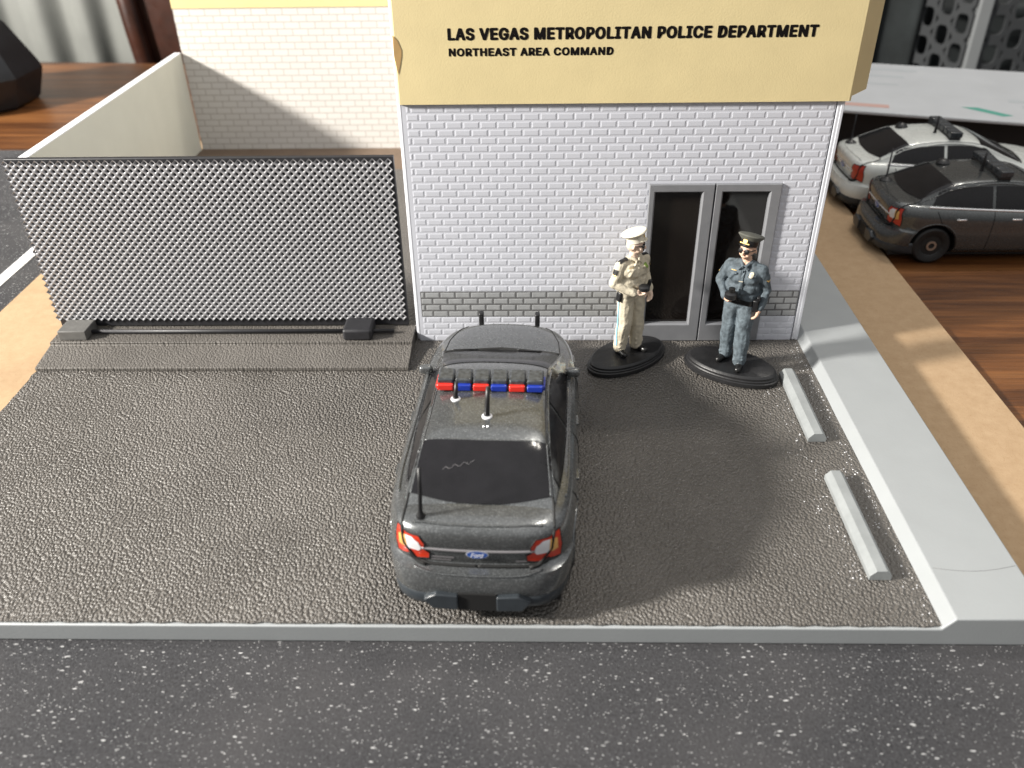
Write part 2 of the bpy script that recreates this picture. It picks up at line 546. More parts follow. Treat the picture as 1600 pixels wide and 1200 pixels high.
def seen(bk):
    p = Vector((bk[0], D, bk[1] + .07)) - CAM_POS
    return bk[2] * (p.normalized().y) / p.length_squared
bricks.sort(key=seen, reverse=True)
for (x, z, w, g) in bricks[:300]:
    o = link('brick', brick_mesh(w, g), None, bl)
    o.location = (x + random.uniform(-.003, .003), random.uniform(-.0006, .0006), z)
rest = {False: ([], []), True: ([], [])}
for (x, z, w, g) in bricks[300:]:
    me = brick_mesh(w, g)
    V, F = rest[g]
    n = len(V)
    V += [Vector(v.co) + Vector((x, random.uniform(-.0006, .0006), z)) for v in me.vertices]
    F += [tuple(i + n for i in f.vertices) for f in me.polygons]
meshobj('brickwork', *rest[False], M['white'], bl)['kind'] = 'stuff'
meshobj('grey_brickwork', *rest[True], M['grey_brick'], bl)['kind'] = 'stuff'

def door_leaf(x0, x1, gx0, gx1, name):
    z0, z1, g0, g1 = .015, DZ, .50, 3.885
    V, F = [], []
    yo, yi, c = -.055, .10, .035
    def ring(a, b, cc, d, y):
        n = len(V)
        V.extend([(a, y, cc), (b, y, cc), (b, y, d), (a, y, d)])
        return n
    R = [ring(x0, x1, z0, z1, .12), ring(x0, x1, z0, z1, yo + .02), ring(x0 + .015, x1 - .015, z0 + .015, z1 - .015, yo), ring(gx0 - c, gx1 + c, g0 - c, g1 + c, yo), ring(gx0, gx1, g0, g1, yo + .045), ring(gx0, gx1, g0, g1, yi)]
    for a, b in zip(R, R[1:]):
        for i in range(4):
            j = (i + 1) % 4
            F.append((a + i, a + j, b + j, b + i))
    o = meshobj(name, V, F, M['door'], bl)
    box('glass', (gx0 - .01, yi - .02, g0 - .01), (gx1 + .01, yi + .02, g1 + .01), M['glass'], o)
    return o
door_leaf(DX0, 4.125, 2.805, 3.855, 'door_leaf')
door_leaf(4.15, DX1, 4.325, 5.365, 'door_leaf')

# ------------------------------------------------------------------ gold card sleeve with the lettering
cd = empty('sign_card', (0, D, 5.9), label='gold card sleeve with black police department lettering on top of the white building', cat='sign')
def card_sheet(pts, name, mt, z0, z1, th=.045, close=False):
    """strip of card following plan polyline pts"""
    n = len(pts)
    nrm = []
    for i in range(n):
        a = Vector(pts[max(i - 1, 0)]); b = Vector(pts[min(i + 1, n - 1)])
        d = (b - a).normalized()
        nrm.append(Vector((-d.y, d.x)))
    zz = [z0 + (z1 - z0) * k / 10 for k in range(11)]
    V, F = [], []
    for s in (0, 1):
        for z in zz:
            for p, q in zip(pts, nrm):
                w = .004 * noise.noise(Vector((p[0] * .5, z * .5, 1)))
                V.append((p[0] + q.x * th * s, p[1] + q.y * th * s + w, z))
    m = len(zz)
    for s in (0, 1):
        for k in range(m - 1):
            for i in range(n - 1):
                a = s * n * m + k * n + i
                f = (a, a + 1, a + n + 1, a + n)
                F.append(f if s == 0 else f[::-1])
    o = n * m
    for k in (0, m - 1):
        for i in range(n - 1): F.append((k * n + i, k * n + i + 1, o + k * n + i + 1, o + k * n + i))
    for i in (0, n - 1):
        for k in range(m - 1): F.append((k * n + i, (k + 1) * n + i, o + (k + 1) * n + i, o + k * n + i))
    bm = bmesh.new()
    for v in V: bm.verts.new(v)
    bm.verts.ensure_lookup_table()
    for f in F: bm.faces.new([bm.verts[i] for i in f])
    return bm_obj(name, bm, mt, cd, angle=14)
xs = [-2.79 + (6.70 + 2.79) * i / 24 for i in range(25)]
card_sheet([(-2.83, 3.2), (-2.86, .4), (-2.84, -.03), (-2.79, -.075)] + [(x, -.078) for x in xs[1:-1]] + [(6.70, -.075), (6.745, -.045)], 'front_panel', M['gold'], 0, 3.4)
card_sheet([(6.745, -.043), (6.80, .01), (7.16, .42), (7.22, .49)], 'side_flap', M['gold'], .1, 3.4)
meshobj('torn_corner', [(-2.775, -.085, .62), (-2.72, -.085, .8), (-2.67, -.085, 1.0), (-2.665, -.085, 1.12), (-2.73, -.085, 1.3), (-2.80, -.085, 1.38), (-2.835, -.07, 1.4), (-2.83, -.075, 1.0)],
        [tuple(range(8))], M['card_back'], cd)

SANS = None
try:   # the plain grotesque that ships with Blender
    SANS = bpy.data.fonts.load(bpy.utils.system_resource('DATAFILES') + '/fonts/Inter.woff2')
except Exception:
    SANS = None

def text_mesh(name, s, loc, height, width, mt, parent, bold=.0, shear=0.0, rot=(math.pi / 2, 0, 0), extrude=.003, spacing=1.0):
    cu = bpy.data.curves.new(name, 'FONT')
    cu.body = s
    cu.size = 1
    if SANS: cu.font = SANS
    cu.offset = 0
    cu.shear = shear
    cu.space_character = spacing
    cu.extrude = 0.0
    cu.resolution_u = 3
    to = bpy.data.objects.new(name, cu)
    COL.objects.link(to)
    dg = bpy.context.evaluated_depsgraph_get()
    me = bpy.data.meshes.new_from_object(to.evaluated_get(dg))
    bpy.data.objects.remove(to, do_unlink=True)
    me.name = name
    xs = [v.co.x for v in me.vertices]; ys = [v.co.y for v in me.vertices]
    sx = width / (max(xs) - min(xs)); sy = height / (max(ys) - min(ys))
    x0, y0 = min(xs), min(ys)
    for v in me.vertices:
        v.co = ((v.co.x - x0) * sx, (v.co.y - y0) * sy, 0)
    # islands of the outline: one per letter
    base = [Vector(v.co) for v in me.vertices]; fs = [tuple(p.vertices) for p in me.polygons]
    par = list(range(len(base)))
    def find(i):
        while par[i] != i:
            par[i] = par[par[i]]; i = par[i]
        return i
    for f in fs:
        for i in f[1:]: par[find(i)] = find(f[0])
    groups = {}
    for f in fs: groups.setdefault(find(f[0]), []).append(f)
    out = None
    for gl in sorted(groups.values(), key=lambda g: min(base[i].x for f in g for i in f)):
        ids = sorted({i for f in gl for i in f}); mp = {i: k for k, i in enumerate(ids)}
        V, F = [], []
        for k in range(12 if bold else 1):   # heavy face: the outline thickened all round
            a = 2 * math.pi * k / 12
            n = len(V)
            V += [base[i] + Vector((math.cos(a) * bold * height * 1.5, math.sin(a) * bold * height, k * .0001)) for i in ids]
            F += [tuple(mp[i] + n for i in f) for f in gl]
        out = meshobj(name, V, F, mt, parent)
        out.location = loc
        out.rotation_euler = rot
    return out
text_mesh('letter', 'LAS VEGAS METROPOLITAN POLICE DEPARTMENT', (-1.68, -.0825, 1.30), .215, 7.46, M['ink'], cd, .07, spacing=1.12)
text_mesh('letter', 'NORTHEAST AREA COMMAND', (-1.68, -.0825, .985), .145, 3.36, M['ink'], cd, .07, spacing=1.12)

# ------------------------------------------------------------------ rear wall and left wall of the yard
rw = empty('rear_wall', (-8.2, 34.2, -.3), label='tall rear yard wall covered with cream brick print and pale gold band', cat='wall')
box('printed_panel', (-5.33, 0, .0), (5.2, .25, 5.40), M['print'], rw)
box('gold_band', (-5.34, -.02, 5.41), (5.2, .25, 7.2), M['gold_pale'], rw)
lw = empty('yard_wall', (-13.68, 28, -.3), label='plain cream foam board wall on the left side of the yard', cat='wall')
box('board', (-.13, -6.0, 0), (.12, 6.18, 3.80), M['cream'], lw, .012)
box('cut_edge', (-.128, -5.99, 3.803), (.118, 6.17, 3.835), M['cut_edge'], lw)

yf = box('yard_floor', (-13.54, 31.05, -.298), (-2.9, 34.19, -.27), mottled('brown_card', (.15, .105, .072), .8, .12, 1.5))
tag(yf, 'brown card floor strip at the foot of the rear yard wall', 'floor card')

# ------------------------------------------------------------------ sliding gate with woven mesh
GY = 18.55
gt = empty('sliding_gate', (-7.58, GY, 0), label='silver woven mesh gate panel with black frame standing on a dark ramp', cat='gate')
GX, GZ0, GZ1 = 4.46, .51, 4.62
box('backing', (-GX + .05, .06, .31), (GX + .02, .2, GZ1 + .05), M['gate_black'], gt, .02)
tube('rail', [(-GX + .3, -.30, .36), (GX - .3, -.30, .36)], .05, M['gate_black'], gt)
def weave():
    # moulded diagonal lattice: diamond cells round each hole, crossings proud of the strands
    HR = .038
    cell = {}
    V, F = [], []
    def vid(x, y, z):
        k = (round(x, 4), round(y, 4), round(z, 4))
        if k not in cell:
            cell[k] = len(V); V.append((x, y, z + GZ0))
        return cell[k]
    ncol, nrow = round(2 * GX / .178), round((GZ1 - GZ0 + .05) / .180)
    P, PV = 2 * GX / ncol, (GZ1 - GZ0 + .05) / nrow
    ox, oz = -GX, -.01
    q, p = P / 2, PV / 2
    SH = .5 * P                        # each row up is shifted half a hole: diamond cells
    e = q - SH
    for r in range(2 * nrow - 1):
        x0 = (r * SH) % P
        for c in range(-1, ncol + 1):
            cx, cz = ox + q + x0 + c * P, oz + p + r * p
            if cx < -GX + q * .5 or cx > GX - q * .5: continue
            rings = []
            cor = [(q, 0), (-e, p), (-q, 0), (e, -p)]
            outer = []
            for k in range(4):
                a0, a1 = cor[k], cor[(k + 1) % 4]
                outer.append((a0[0], a0[1], -.013))
                outer.append(((a0[0] + a1[0]) / 2, (a0[1] + a1[1]) / 2, -.004))
            rings.append([vid(cx + a, y, cz + b_) for a, b_, y in outer])
            angs = [math.atan2(b_, a) for a, b_, y in outer]
            for rad, dy in ((HR * 1.18, -.002), (HR, .012), (HR, .05)):
                ring = []
                for k in range(8):
                    an = angs[k]
                    ring.append(vid(cx + rad * math.cos(an), dy, cz + rad * math.sin(an)))
                rings.append(ring)
            for A, B in zip(rings, rings[1:]):
                for k in range(8):
                    k2 = (k + 1) % 8
                    F.append((A[k], A[k2], B[k2], B[k]))
    bm = bmesh.new()
    vs = [bm.verts.new(v) for v in V]
    for f in F:
        if len(set(f)) == 4: bm.faces.new([vs[i] for i in f])
    o = bm_obj('wire_mesh', bm, M['mesh'], gt, smooth=True)
    o['kind'] = 'stuff'
weave()
box('foot_block', (-GX + .30, -.62, .29), (-GX + 1.0, .0, .54), M['foot'], gt, .02)
box('hinge_block', (GX - 1.52, -.66, .27), (GX - .80, .02, .58), M['gate_black'], gt, .07, 3)
prism('ramp', [(-1.59, .005), (-1.59, .095), (-.71, .21), (-.71, .28), (.35, .28), (.35, .005)], 0, -4.38, 4.65, M['asphalt_fine'], gt, .012)

# ------------------------------------------------------------------ cars
def smooth_interp(xs, ys, n=15, step=.05):
    g = np.arange(xs[0] - 1, xs[-1] + 1, step)
    v = np.interp(g, xs, ys)
    k = np.hanning(n + 2)[1:-1]; k /= k.sum()
    vp = np.pad(v, n, mode='edge')
    s = np.convolve(vp, k, 'same')[n:-n]
    return lambda y: float(np.interp(y, g, s))

belt = smooth_interp([0, .35, .9, 1.8, 3, 4.5, 5.6, 6.4, 7.1, 7.6, 8.1], [1.66, 1.695, 1.71, 1.69, 1.63, 1.57, 1.53, 1.46, 1.34, 1.2, 1.0], 9)
crown = smooth_interp([0, .4, 1, 5, 6, 7, 8], [.05, .06, .06, .06, .12, .14, .1], 9)
def zdeck(x, y): return belt(y) + crown(y) * (1 - min(1, (x / 1.45) ** 2))
LEVELS = [(.30, 1.36, .30, 7.80), (.38, 1.46, .14, 7.92), (.48, 1.52, .04, 8.0), (.62, 1.545, .0, 8.02), (.78, 1.56, .02, 8.02), (.90, 1.565, .07, 7.99),
          (.965, 1.565, .11, 7.96), (.985, 1.562, .225, 7.94), (1.02, 1.56, .30, 7.92), (1.15, 1.555, .30, 7.88), (1.28, 1.55, .275, 7.82), (1.38, 1.54, .25, 7.76),
          (1.48, 1.515, .235, 7.68), (1.57, 1.475, .25, 7.55), (1.63, 1.43, .285, 7.42), (1.66, 1.375, .335, 7.3)]
def contour(w, yr, yf, Mn=60):
    yc = 4.0
    th = np.linspace(-math.pi / 2, math.pi / 2, 1600)
    s, c = np.sin(th), np.clip(np.cos(th), 0, 1)
    nr, nf = 7.0, 3.4
    x = np.where(s < 0, w * c ** (2 / nr), w * c ** (2 / nf))
    y = np.where(s < 0, yc - (yc - yr) * np.abs(s) ** (2 / nr), yc + (yf - yc) * np.abs(s) ** (2 / nf))
    y = y + np.where(s < 0, .10 * (x / w) ** 2 * np.clip((yc - y) / (yc - yr), 0, 1) ** 4, 0)
    x = x * (1 - .035 * np.clip((yc - y - 1) / 3, 0, 1) ** 2 - .02 * np.clip((y - yc - 1) / 3, 0, 1) ** 2)
    d = np.concatenate([[0], np.cumsum(np.hypot(np.diff(x), np.diff(y)))])
    u = np.linspace(0, d[-1], Mn)
    return np.interp(u, d, x), np.interp(u, d, y)

def body_shell():
    Mn, K = 64, 14
    V, F, rings = [], [], []
    for (z, w, yr, yf) in LEVELS:
        X, Y = contour(w, yr, yf, Mn)
        X[0] = X[-1] = 0
        t = max(0, (z - .45) / 1.21) ** 1.6
        ring = []
        def zz(x, y): return z * (1 + (zdeck(x, y) / 1.66 - 1) * t)
        for i in range(Mn): V.append((X[i], Y[i], zz(X[i], Y[i]))); ring.append(len(V) - 1)
        for i in range(Mn - 2, 0, -1): V.append((-X[i], Y[i], zz(X[i], Y[i]))); ring.append(len(V) - 1)
        rings.append(ring)
    n = len(rings[0])
    for a, b in zip(rings, rings[1:]):
        for i in range(n):
            j = (i + 1) % n
            F.append((a[i], a[j], b[j], b[i]))
    def left(i): return (n - i) % n
    top, bot = rings[-1], rings[0]
    rows = []
    for i in range(Mn):
        r, l = top[i], top[left(i)]
        if r == l: rows.append([r]); continue
        row = [r]
        x, y, _ = V[r]
        for k in range(1, K):
            xx = x * (1 - 2 * k / K)
            edge = V[r][2]
            f = 1 - (xx / x) ** 2
            full = zdeck(xx, y)
            V.append((xx, y, edge + (full - zdeck(x, y)) + .03 * min(1, f * 4) * min(1, max(0, (y - .33) * 5))))
            row.append(len(V) - 1)
        row.append(l)
        rows.append(row)
    for a, b in zip(rows, rows[1:]):
        if len(a) == 1:
            for k in range(K): F.append((a[0], b[k], b[k + 1]))
        elif len(b) == 1:
            for k in range(K): F.append((a[k], b[0], a[k + 1]))
        else:
            for k in range(K): F.append((a[k], b[k], b[k + 1], a[k + 1]))
    for i in range(Mn - 1):
        q = [bot[i], bot[left(i)], bot[left(i + 1)], bot[i + 1]]
        q2 = list(dict.fromkeys(q))
        F.append(tuple(q2))
    return V, F

_tw = smooth_interp([.72, 1.0, 1.8, 2.5, 3.6, 4.3, 5.2, 5.95], [1.17, 1.15, 1.06, 1.02, 1.0, 1.03, 1.15, 1.24], 9)
_bw = smooth_interp([.72, 1.2, 2, 3, 4.5, 5.5, 6], [1.19, 1.25, 1.31, 1.35, 1.36, 1.33, 1.28], 9)
_zr = smooth_interp([.66, .82, 1.3, 1.75, 2.1, 2.7, 3.4, 4.0, 4.45, 5.2, 5.85, 6.1], [1.66, 1.77, 2.06, 2.27, 2.355, 2.405, 2.42, 2.385, 2.27, 1.94, 1.62, 1.46], 7)
def cabin_shell():
    ys = np.linspace(.70, 6.0, 70)
    K = 18
    V, F = [], []
    for y in ys:
        bw, tw, zr = _bw(y), _tw(y), _zr(y)
        zb = zdeck(bw, y) - .04
        zr = max(zr, zb + .01)
        h = zr - zb
        half = []
        zra = zr - min(.17, .35 * h)
        for k in range(7):
            f = k / 7
            half.append((bw + (tw - bw) * (f ** 1.15), zb + (zra - zb) * f))
        for k in range(K - 7 + 1):
            ph = math.pi / 2 * k / (K - 7)
            half.append((tw * math.cos(ph) ** .62, zra + (zr - zra) * math.sin(ph) ** .8))
        half[-1] = (0, zr)
        row = [(x, y, z) for x, z in half] + [(-x, y, z) for x, z in half[-2::-1]]
        V += row
    n = len(row)
    for j in range(len(ys) - 1):
        for i in range(n - 1):
            a = j * n + i
            F.append((a, a + n, a + n + 1, a + 1))
    F.append(tuple(range(n)))
    F.append(tuple(range(len(V) - n, len(V)))[::-1])
    return V, F

BODY, CABIN = body_shell(), cabin_shell()
REAR_AX, FRONT_AX, WR = 1.5, 6.1, .56
def cut_body():
    """body with the four wheel arches cut out"""
    me = bpy.data.meshes.new('body')
    me.from_pydata(BODY[0], [], BODY[1])
    bm = bmesh.new(); bm.from_mesh(me)
    bmesh.ops.remove_doubles(bm, verts=bm.verts[:], dist=1e-5)
    bmesh.ops.recalc_face_normals(bm, faces=bm.faces[:])
    bm.to_mesh(me); bm.free()
    ob = bpy.data.objects.new('tmp_body', me); COL.objects.link(ob)
    me.materials.append(M['paint_grey']); me.materials.append(M['gap'])
    bm = bmesh.new()
    for y in (REAR_AX, FRONT_AX):
        for s in (-1, 1):
            r = bmesh.ops.create_cone(bm, cap_ends=True, segments=40, radius1=.665, radius2=.665, depth=.9,
                                      matrix=Matrix.Translation((s * 1.5, y, .575)) @ Matrix.Rotation(math.pi / 2, 4, 'Y'))
    cm = bpy.data.meshes.new('cut'); bm.to_mesh(cm); bm.free()
    cm.materials.append(M['paint_grey']); cm.materials.append(M['gap'])
    for p in cm.polygons: p.material_index = 1
    co = bpy.data.objects.new('tmp_cut', cm); COL.objects.link(co)
    md = ob.modifiers.new('b', 'BOOLEAN'); md.object = co; md.operation = 'DIFFERENCE'; md.solver = 'EXACT'
    dg = bpy.context.evaluated_depsgraph_get()
    out = bpy.data.meshes.new_from_object(ob.evaluated_get(dg))
    bpy.data.objects.remove(ob, do_unlink=True); bpy.data.objects.remove(co, do_unlink=True)
    out.shade_smooth(); out.set_sharp_from_angle(angle=math.radians(38))
    return out
CUT_BODY = cut_body()
_off = len(BODY[0])
BVH = BVHTree.FromPolygons([Vector(v) for v in BODY[0]] + [Vector(v) for v in CABIN[0]], list(BODY[1]) + [tuple(i + _off for i in f) for f in CABIN[1]])

def cast(plane, a, b, off=.0, bvh=None):
    """project a 2D point onto the car: 'top' (x,y), 'rear' (x,z), 'left'/'right' (y,z)"""
    if plane == 'top': o, d = Vector((a, b, 6)), Vector((0, 0, -1))
    elif plane == 'rear': o, d = Vector((a, -6, b)), Vector((0, 1, 0))
    elif plane == 'right': o, d = Vector((6, a, b)), Vector((-1, 0, 0))
    else: o, d = Vector((-6, a, b)), Vector((1, 0, 0))
    hit, nrm, _, _ = (bvh or BVH).ray_cast(o, d)
    if hit is None:
        hit, nrm, _, _ = (bvh or BVH).find_nearest(o + d * 6)
    if nrm.dot(d) > 0: nrm = -nrm
    return hit + nrm * off

def quad_patch(name, plane, top, bot, mt, parent, off=.012, nx=16, ny=10, th=.02):
    """top / bot: functions u->(a,b); patch lies on the car surface"""
    V, F = [], []
    for j in range(ny + 1):
        f = j / ny
        for i in range(nx + 1):
            u = i / nx
            p, q = top(u), bot(u)
            V.append(cast(plane, p[0] + (q[0] - p[0]) * f, p[1] + (q[1] - p[1]) * f, off))
    for j in range(ny):
        for i in range(nx):
            a = j * (nx + 1) + i
            F.append((a, a + 1, a + nx + 2, a + nx + 1))
    bm = bmesh.new()
    vs = [bm.verts.new(v) for v in V]
    for f in F: bm.faces.new([vs[i] for i in f])
    return bm_obj(name, bm, mt, parent, smooth=True)

def poly_patch(name, plane, pts, mt, parent, off=.012, rings=4, dens=.06, bvh=None):
    P = []
    n = len(pts)
    for i in range(n):
        a, b = Vector(pts[i]), Vector(pts[(i + 1) % n])
        k = max(1, int((b - a).length / dens))
        P += [a + (b - a) * (j / k) for j in range(k)]
    c = sum((Vector(p) for p in P), Vector((0, 0))) / len(P)
    V = [cast(plane, c.x, c.y, off, bvh)]
    F = []
    m = len(P)
    for r in range(1, rings + 1):
        for p in P:
            q = c + (p - c) * (r / rings)
            V.append(cast(plane, q.x, q.y, off, bvh))
    for i in range(m): F.append((0, 1 + i, 1 + (i + 1) % m))
    for r in range(rings - 1):
        for i in range(m):
            a, b = 1 + r * m + i, 1 + r * m + (i + 1) % m
            F.append((a, a + m, b + m, b))
    bm = bmesh.new()
    vs = [bm.verts.new(v) for v in V]
    for f in F: bm.faces.new([vs[i] for i in f])
    return bm_obj(name, bm, mt, parent, smooth=True)

def seam(name, plane, pts, r, mt, parent, off=0.0, dens=.05, closed=False):
    P = []
    n = len(pts)
    for i in range(n if closed else n - 1):
        a, b = Vector(pts[i]), Vector(pts[(i + 1) % n])
        k = max(1, int((b - a).length / dens))
        P += [cast(plane, *(a + (b - a) * (j / k)), off) for j in range(k)]
    P.append(cast(plane, *pts[0 if closed else -1], off))
    V, F = tube_geo(P, r, 5)
    return meshobj(name, V, F, mt, parent, smooth=True)

def antenna(parent, x, y, h, mt_base, lean=(0, 0), r=.034, base_r=.075):
    p = cast('top', x, y)
    flat = mt_base is not M['black']
    a = lathe('antenna_foot', [(base_r, -.02), (base_r, .012), (base_r * .8, .03), (r, .034)] if flat else [(base_r, -.02), (base_r, .015), (base_r * .75, .05), (r, .12)], mt_base, parent, 16, loc=p)
    q = lambda f: p + Vector((lean[0] * f, lean[1] * f, h * f))
    tube('whip', [p + Vector((0, 0, .02)), p + Vector((0, 0, .07)), p + Vector((0, 0, .12)), q(.5), q(1)], [base_r * .72, base_r * .5, r * 1.05, r * .9, r * .75], M['black'], a)
    return a

def make_car(loc, rz, pmat, label, style):
    car = empty('police_car', loc, rz, label, 'toy car', 'toy police cars')
    car.scale = (1.035, 1, 1)
    me = CUT_BODY.copy()
    me.materials[0] = pmat
    body = link('body', me, None, car)
    cab = meshobj('cabin', CABIN[0], CABIN[1], pmat, car, smooth=False)
    cab.data.shade_smooth(); cab.data.set_sharp_from_angle(angle=math.radians(50))
    # windows
    g = M['car_glass']
    bow = lambda u: 1 - (2 * u - 1) ** 2
    quad_patch('rear_window', 'top', lambda u: (-1.0 + 2.0 * u, 1.93 - .05 * bow(u)), lambda u: (-1.10 + 2.2 * u, 1.02 - .17 * bow(u)), g, car, .012, 26, 16)
    quad_patch('windshield', 'top', lambda u: (-.97 + 1.94 * u, 4.22 + .1 * bow(u)), lambda u: (-1.16 + 2.32 * u, 5.55 + .27 * bow(u)), g, car, .012, 22, 12)
    for s, pl in ((-1, 'left'), (1, 'right')):
        lo = lambda y: belt(y) + .03
        hi = lambda y: _zr(y) - .19
        quad_patch('side_window', pl, lambda u: (1.55 + 1.5 * u, min(hi(1.95 + 1.1 * u), hi(3) - .0)), lambda u: (1.35 + 1.7 * u, lo(1.35 + 1.7 * u)), g, car, .014, 12, 8)
        quad_patch('side_window', pl, lambda u: (3.15 + 1.25 * u, hi(3.15 + 1.05 * u)), lambda u: (3.15 + 1.95 * u, lo(3.15 + 1.95 * u)), g, car, .014, 12, 8)
        seam('belt_moulding', pl, [(1.2, belt(1.2) + .005), (2, belt(2)), (3.1, belt(3.1)), (4.2, belt(4.2)), (5.3, belt(5.3))], .038 if style != 'hero' else .022, M['chrome'] if style != 'hero' else pmat, car, .005)
        # door shut lines and handles
        seam('door_gap', pl, [(1.45, 1.62), (1.6, 1.3), (2.05, .95), (2.2, .45)], .012, M['gap'], car)
        seam('door_gap', pl, [(3.1, 1.62), (3.08, 1.1), (3.05, .45)], .012, M['gap'], car)
        seam('door_gap', pl, [(5.15, 1.5), (5.2, 1.0), (5.1, .45)], .012, M['gap'], car)
        seam('door_sill', pl, [(2.2, .46), (3.5, .44), (5.2, .46)], .014, M['gap'], car)
        for hy in (2.15, 3.75):
            p = cast(pl, hy, 1.40)
            box('door_handle', (p.x - .03, hy - .14, 1.375), (p.x + .03, hy + .14, 1.425), M['chrome'] if style != 'hero' else pmat, car, .012)
        # mirrors
        p = cast(pl, 4.95, 1.60)
        mr = box('mirror', (min(p.x + s * .0, p.x + s * .27), 4.92, 1.57), (max(p.x, p.x + s * .27), 5.10, 1.76), pmat, car, .075, 4)
        # roof ditch
        seam('roof_ditch', 'top', [(s * 1.0, 1.95), (s * .965, 2.6), (s * .95, 3.4), (s * .97, 4.2)], .011, M['gap'], car)
        seam('roof_glint_bead', 'top', [(s * 1.065, 1.75), (s * 1.03, 2.3), (s * 1.0, 3.0), (s * .995, 3.6), (s * 1.03, 4.3)], .022, pmat, car, .004)  # extra bead in body paint outside the ditch, added to catch a highlight
        seam('pillar_glint_bead', 'top', [(s * 1.065, 1.75), (s * 1.13, 1.3), (s * 1.17, .95)], .02, pmat, car, .004)  # another added bead, gives the C-pillar edge its bright line
        # fuel flap, wheel-arch lip
        arch = [(REAR_AX + .69 * math.cos(a), .575 + .69 * math.sin(a)) for a in np.linspace(.0, math.pi, 20)]
        seam('arch_lip', pl, arch, .02, pmat, car)
        arch = [(FRONT_AX + .69 * math.cos(a), .575 + .69 * math.sin(a)) for a in np.linspace(.0, math.pi, 20)]
        seam('arch_lip', pl, arch, .02, pmat, car)
        # trunk and hood shut lines
        seam('trunk_gap', 'top', [(s * 1.13, 1.03), (s * 1.16, .8), (s * 1.17, .5)], .018, M['gap'], car, .004)
        seam('trunk_gap', 'rear', [(s * 1.16, 1.66), (s * 1.13, 1.35), (s * 1.0, 1.10), (s * .92, 1.03), (s * .77, 1.012), (0, 1.012)], .027, M['gap'], car, .012)
        seam('hood_gap', 'top', [(s * 1.18, 5.75), (s * 1.14, 6.4), (s * .98, 7.1), (s * .85, 7.4)], .012, M['gap'], car)
        seam('trunk_gap', 'rear', [(s * 1.10, 1.13), (s * 1.0, 1.06), (s * .93, 1.015), (s * .80, 1.0)], .034, M['gap'], car, .012)
        # tail lamps
        L = [(1.245, 1.63), (1.285, 1.33), (1.265, 1.09), (1.09, 1.12), (.965, 1.075), (.76, 1.10), (.745, 1.22), (.82, 1.29), (.81, 1.45), (.89, 1.595), (1.09, 1.60), (1.16, 1.63)]
        I = [(1.20, 1.53), (1.215, 1.30), (1.07, 1.27), (.91, 1.26), (.865, 1.33), (.90, 1.47), (1.0, 1.555), (1.10, 1.555)]
        A = [(1.205, 1.53), (1.22, 1.30), (1.09, 1.275), (1.10, 1.555)]
        tl = poly_patch('tail_lamp', 'rear', [(s * a, b) for a, b in L], M['tail_red'], car, .014)
        seam('lamp_gap', 'rear', [(s * a, b) for a, b in L], .013, M['gap'], tl, .008, .05, True)
        poly_patch('reversing_lens', 'rear', [(s * a, b) for a, b in I], M['white_lens'] if style != 'white' else M['tail_red'], tl, .02)
        poly_patch('amber_lens', 'rear', [(s * a, b) for a, b in A], M['amber'] if style != 'white' else M['tail_red'], tl, .025)
    seam('bumper_glint_bead', 'rear', [(-1.0, .985), (-.5, .955), (0, .95), (.5, .955), (1.0, .985)], .02, pmat, car, .008)  # bead added along the bumper ledge so it picks up a highlight
    seam('trunk_lip', 'top', [(-1.0, .47), (-.5, .40), (0, .38), (.5, .40), (1.0, .47)], .02, pmat, car, .006)
    seam('window_glint_bead', 'top', [(-1.0, 1.93), (-.5, 1.89), (0, 1.88), (.5, 1.89), (1.0, 1.93)], .014, pmat, car, .006)  # beads added round the rear glass for a thin specular edge
    seam('window_glint_bead', 'top', [(-1.0, 1.93), (-1.05, 1.47), (-1.10, 1.02)], .014, pmat, car, .006)
    seam('window_glint_bead', 'top', [(1.0, 1.93), (1.05, 1.47), (1.10, 1.02)], .014, pmat, car, .006)
    seam('cowl_gap', 'top', [(-1.16, 5.62), (-.6, 5.83), (0, 5.89), (.6, 5.83), (1.16, 5.62)], .035, M['gap'], car)
    for s in (-1, 1):
        seam('wiper', 'top', [(s * .9 - .1, 5.72), (s * .4 - .1, 5.82)], .014, M['black'], car, .03)
    seam('trim_strip', 'rear', [(-.88, 1.335), (0, 1.33), (.88, 1.335)], .03, M['chrome'] if style != 'hero' else M['badge'], car, .004)
    # emblem
    ell = [(0 + .178 * math.cos(a), 1.285 + .108 * math.sin(a)) for a in np.linspace(0, 2 * math.pi, 28, endpoint=False)]
    em = poly_patch('emblem', 'rear', ell, M['white_lens'], car, .034, 3, .05)
    ell = [(0 + .160 * math.cos(a), 1.285 + .092 * math.sin(a)) for a in np.linspace(0, 2 * math.pi, 28, endpoint=False)]
    poly_patch('emblem_face', 'rear', ell, M['emblem'], em, .042, 3, .05)
    pe = cast('rear', 0, 1.285)
    text_mesh('emblem_script', 'Ford', (-.1, pe.y - .058, 1.240), .09, .2, M['white_lens'], em, .015, .35)
    for x0, x1, z0, z1 in ((-.73, -.37, 1.13, 1.165), (-.73, -.42, 1.075, 1.105), (.59, .77, 1.08, 1.115)):
        poly_patch('badge', 'rear', [(x0, z0), (x1, z0), (x1, z1), (x0, z1)], M['badge'], car, .01, 2)
    # lower rear bumper
    X, Y = contour(1.5, .02, 8, 64)
    V, F = [], []
    prof = [(.27, .16), (.30, .04), (.38, -.035), (.54, -.04), (.60, .0), (.62, .08)]
    idx = [i for i in range(64) if Y[i] < 1.15]
    seq = [(-X[i], Y[i]) for i in idx[::-1]] + [(X[i], Y[i]) for i in idx[1:]]
    for (z, dy) in prof:
        for (x, y) in seq:
            V.append((x * (1.012 if dy < .02 else 1.0), y + dy, z))
    n = len(seq)
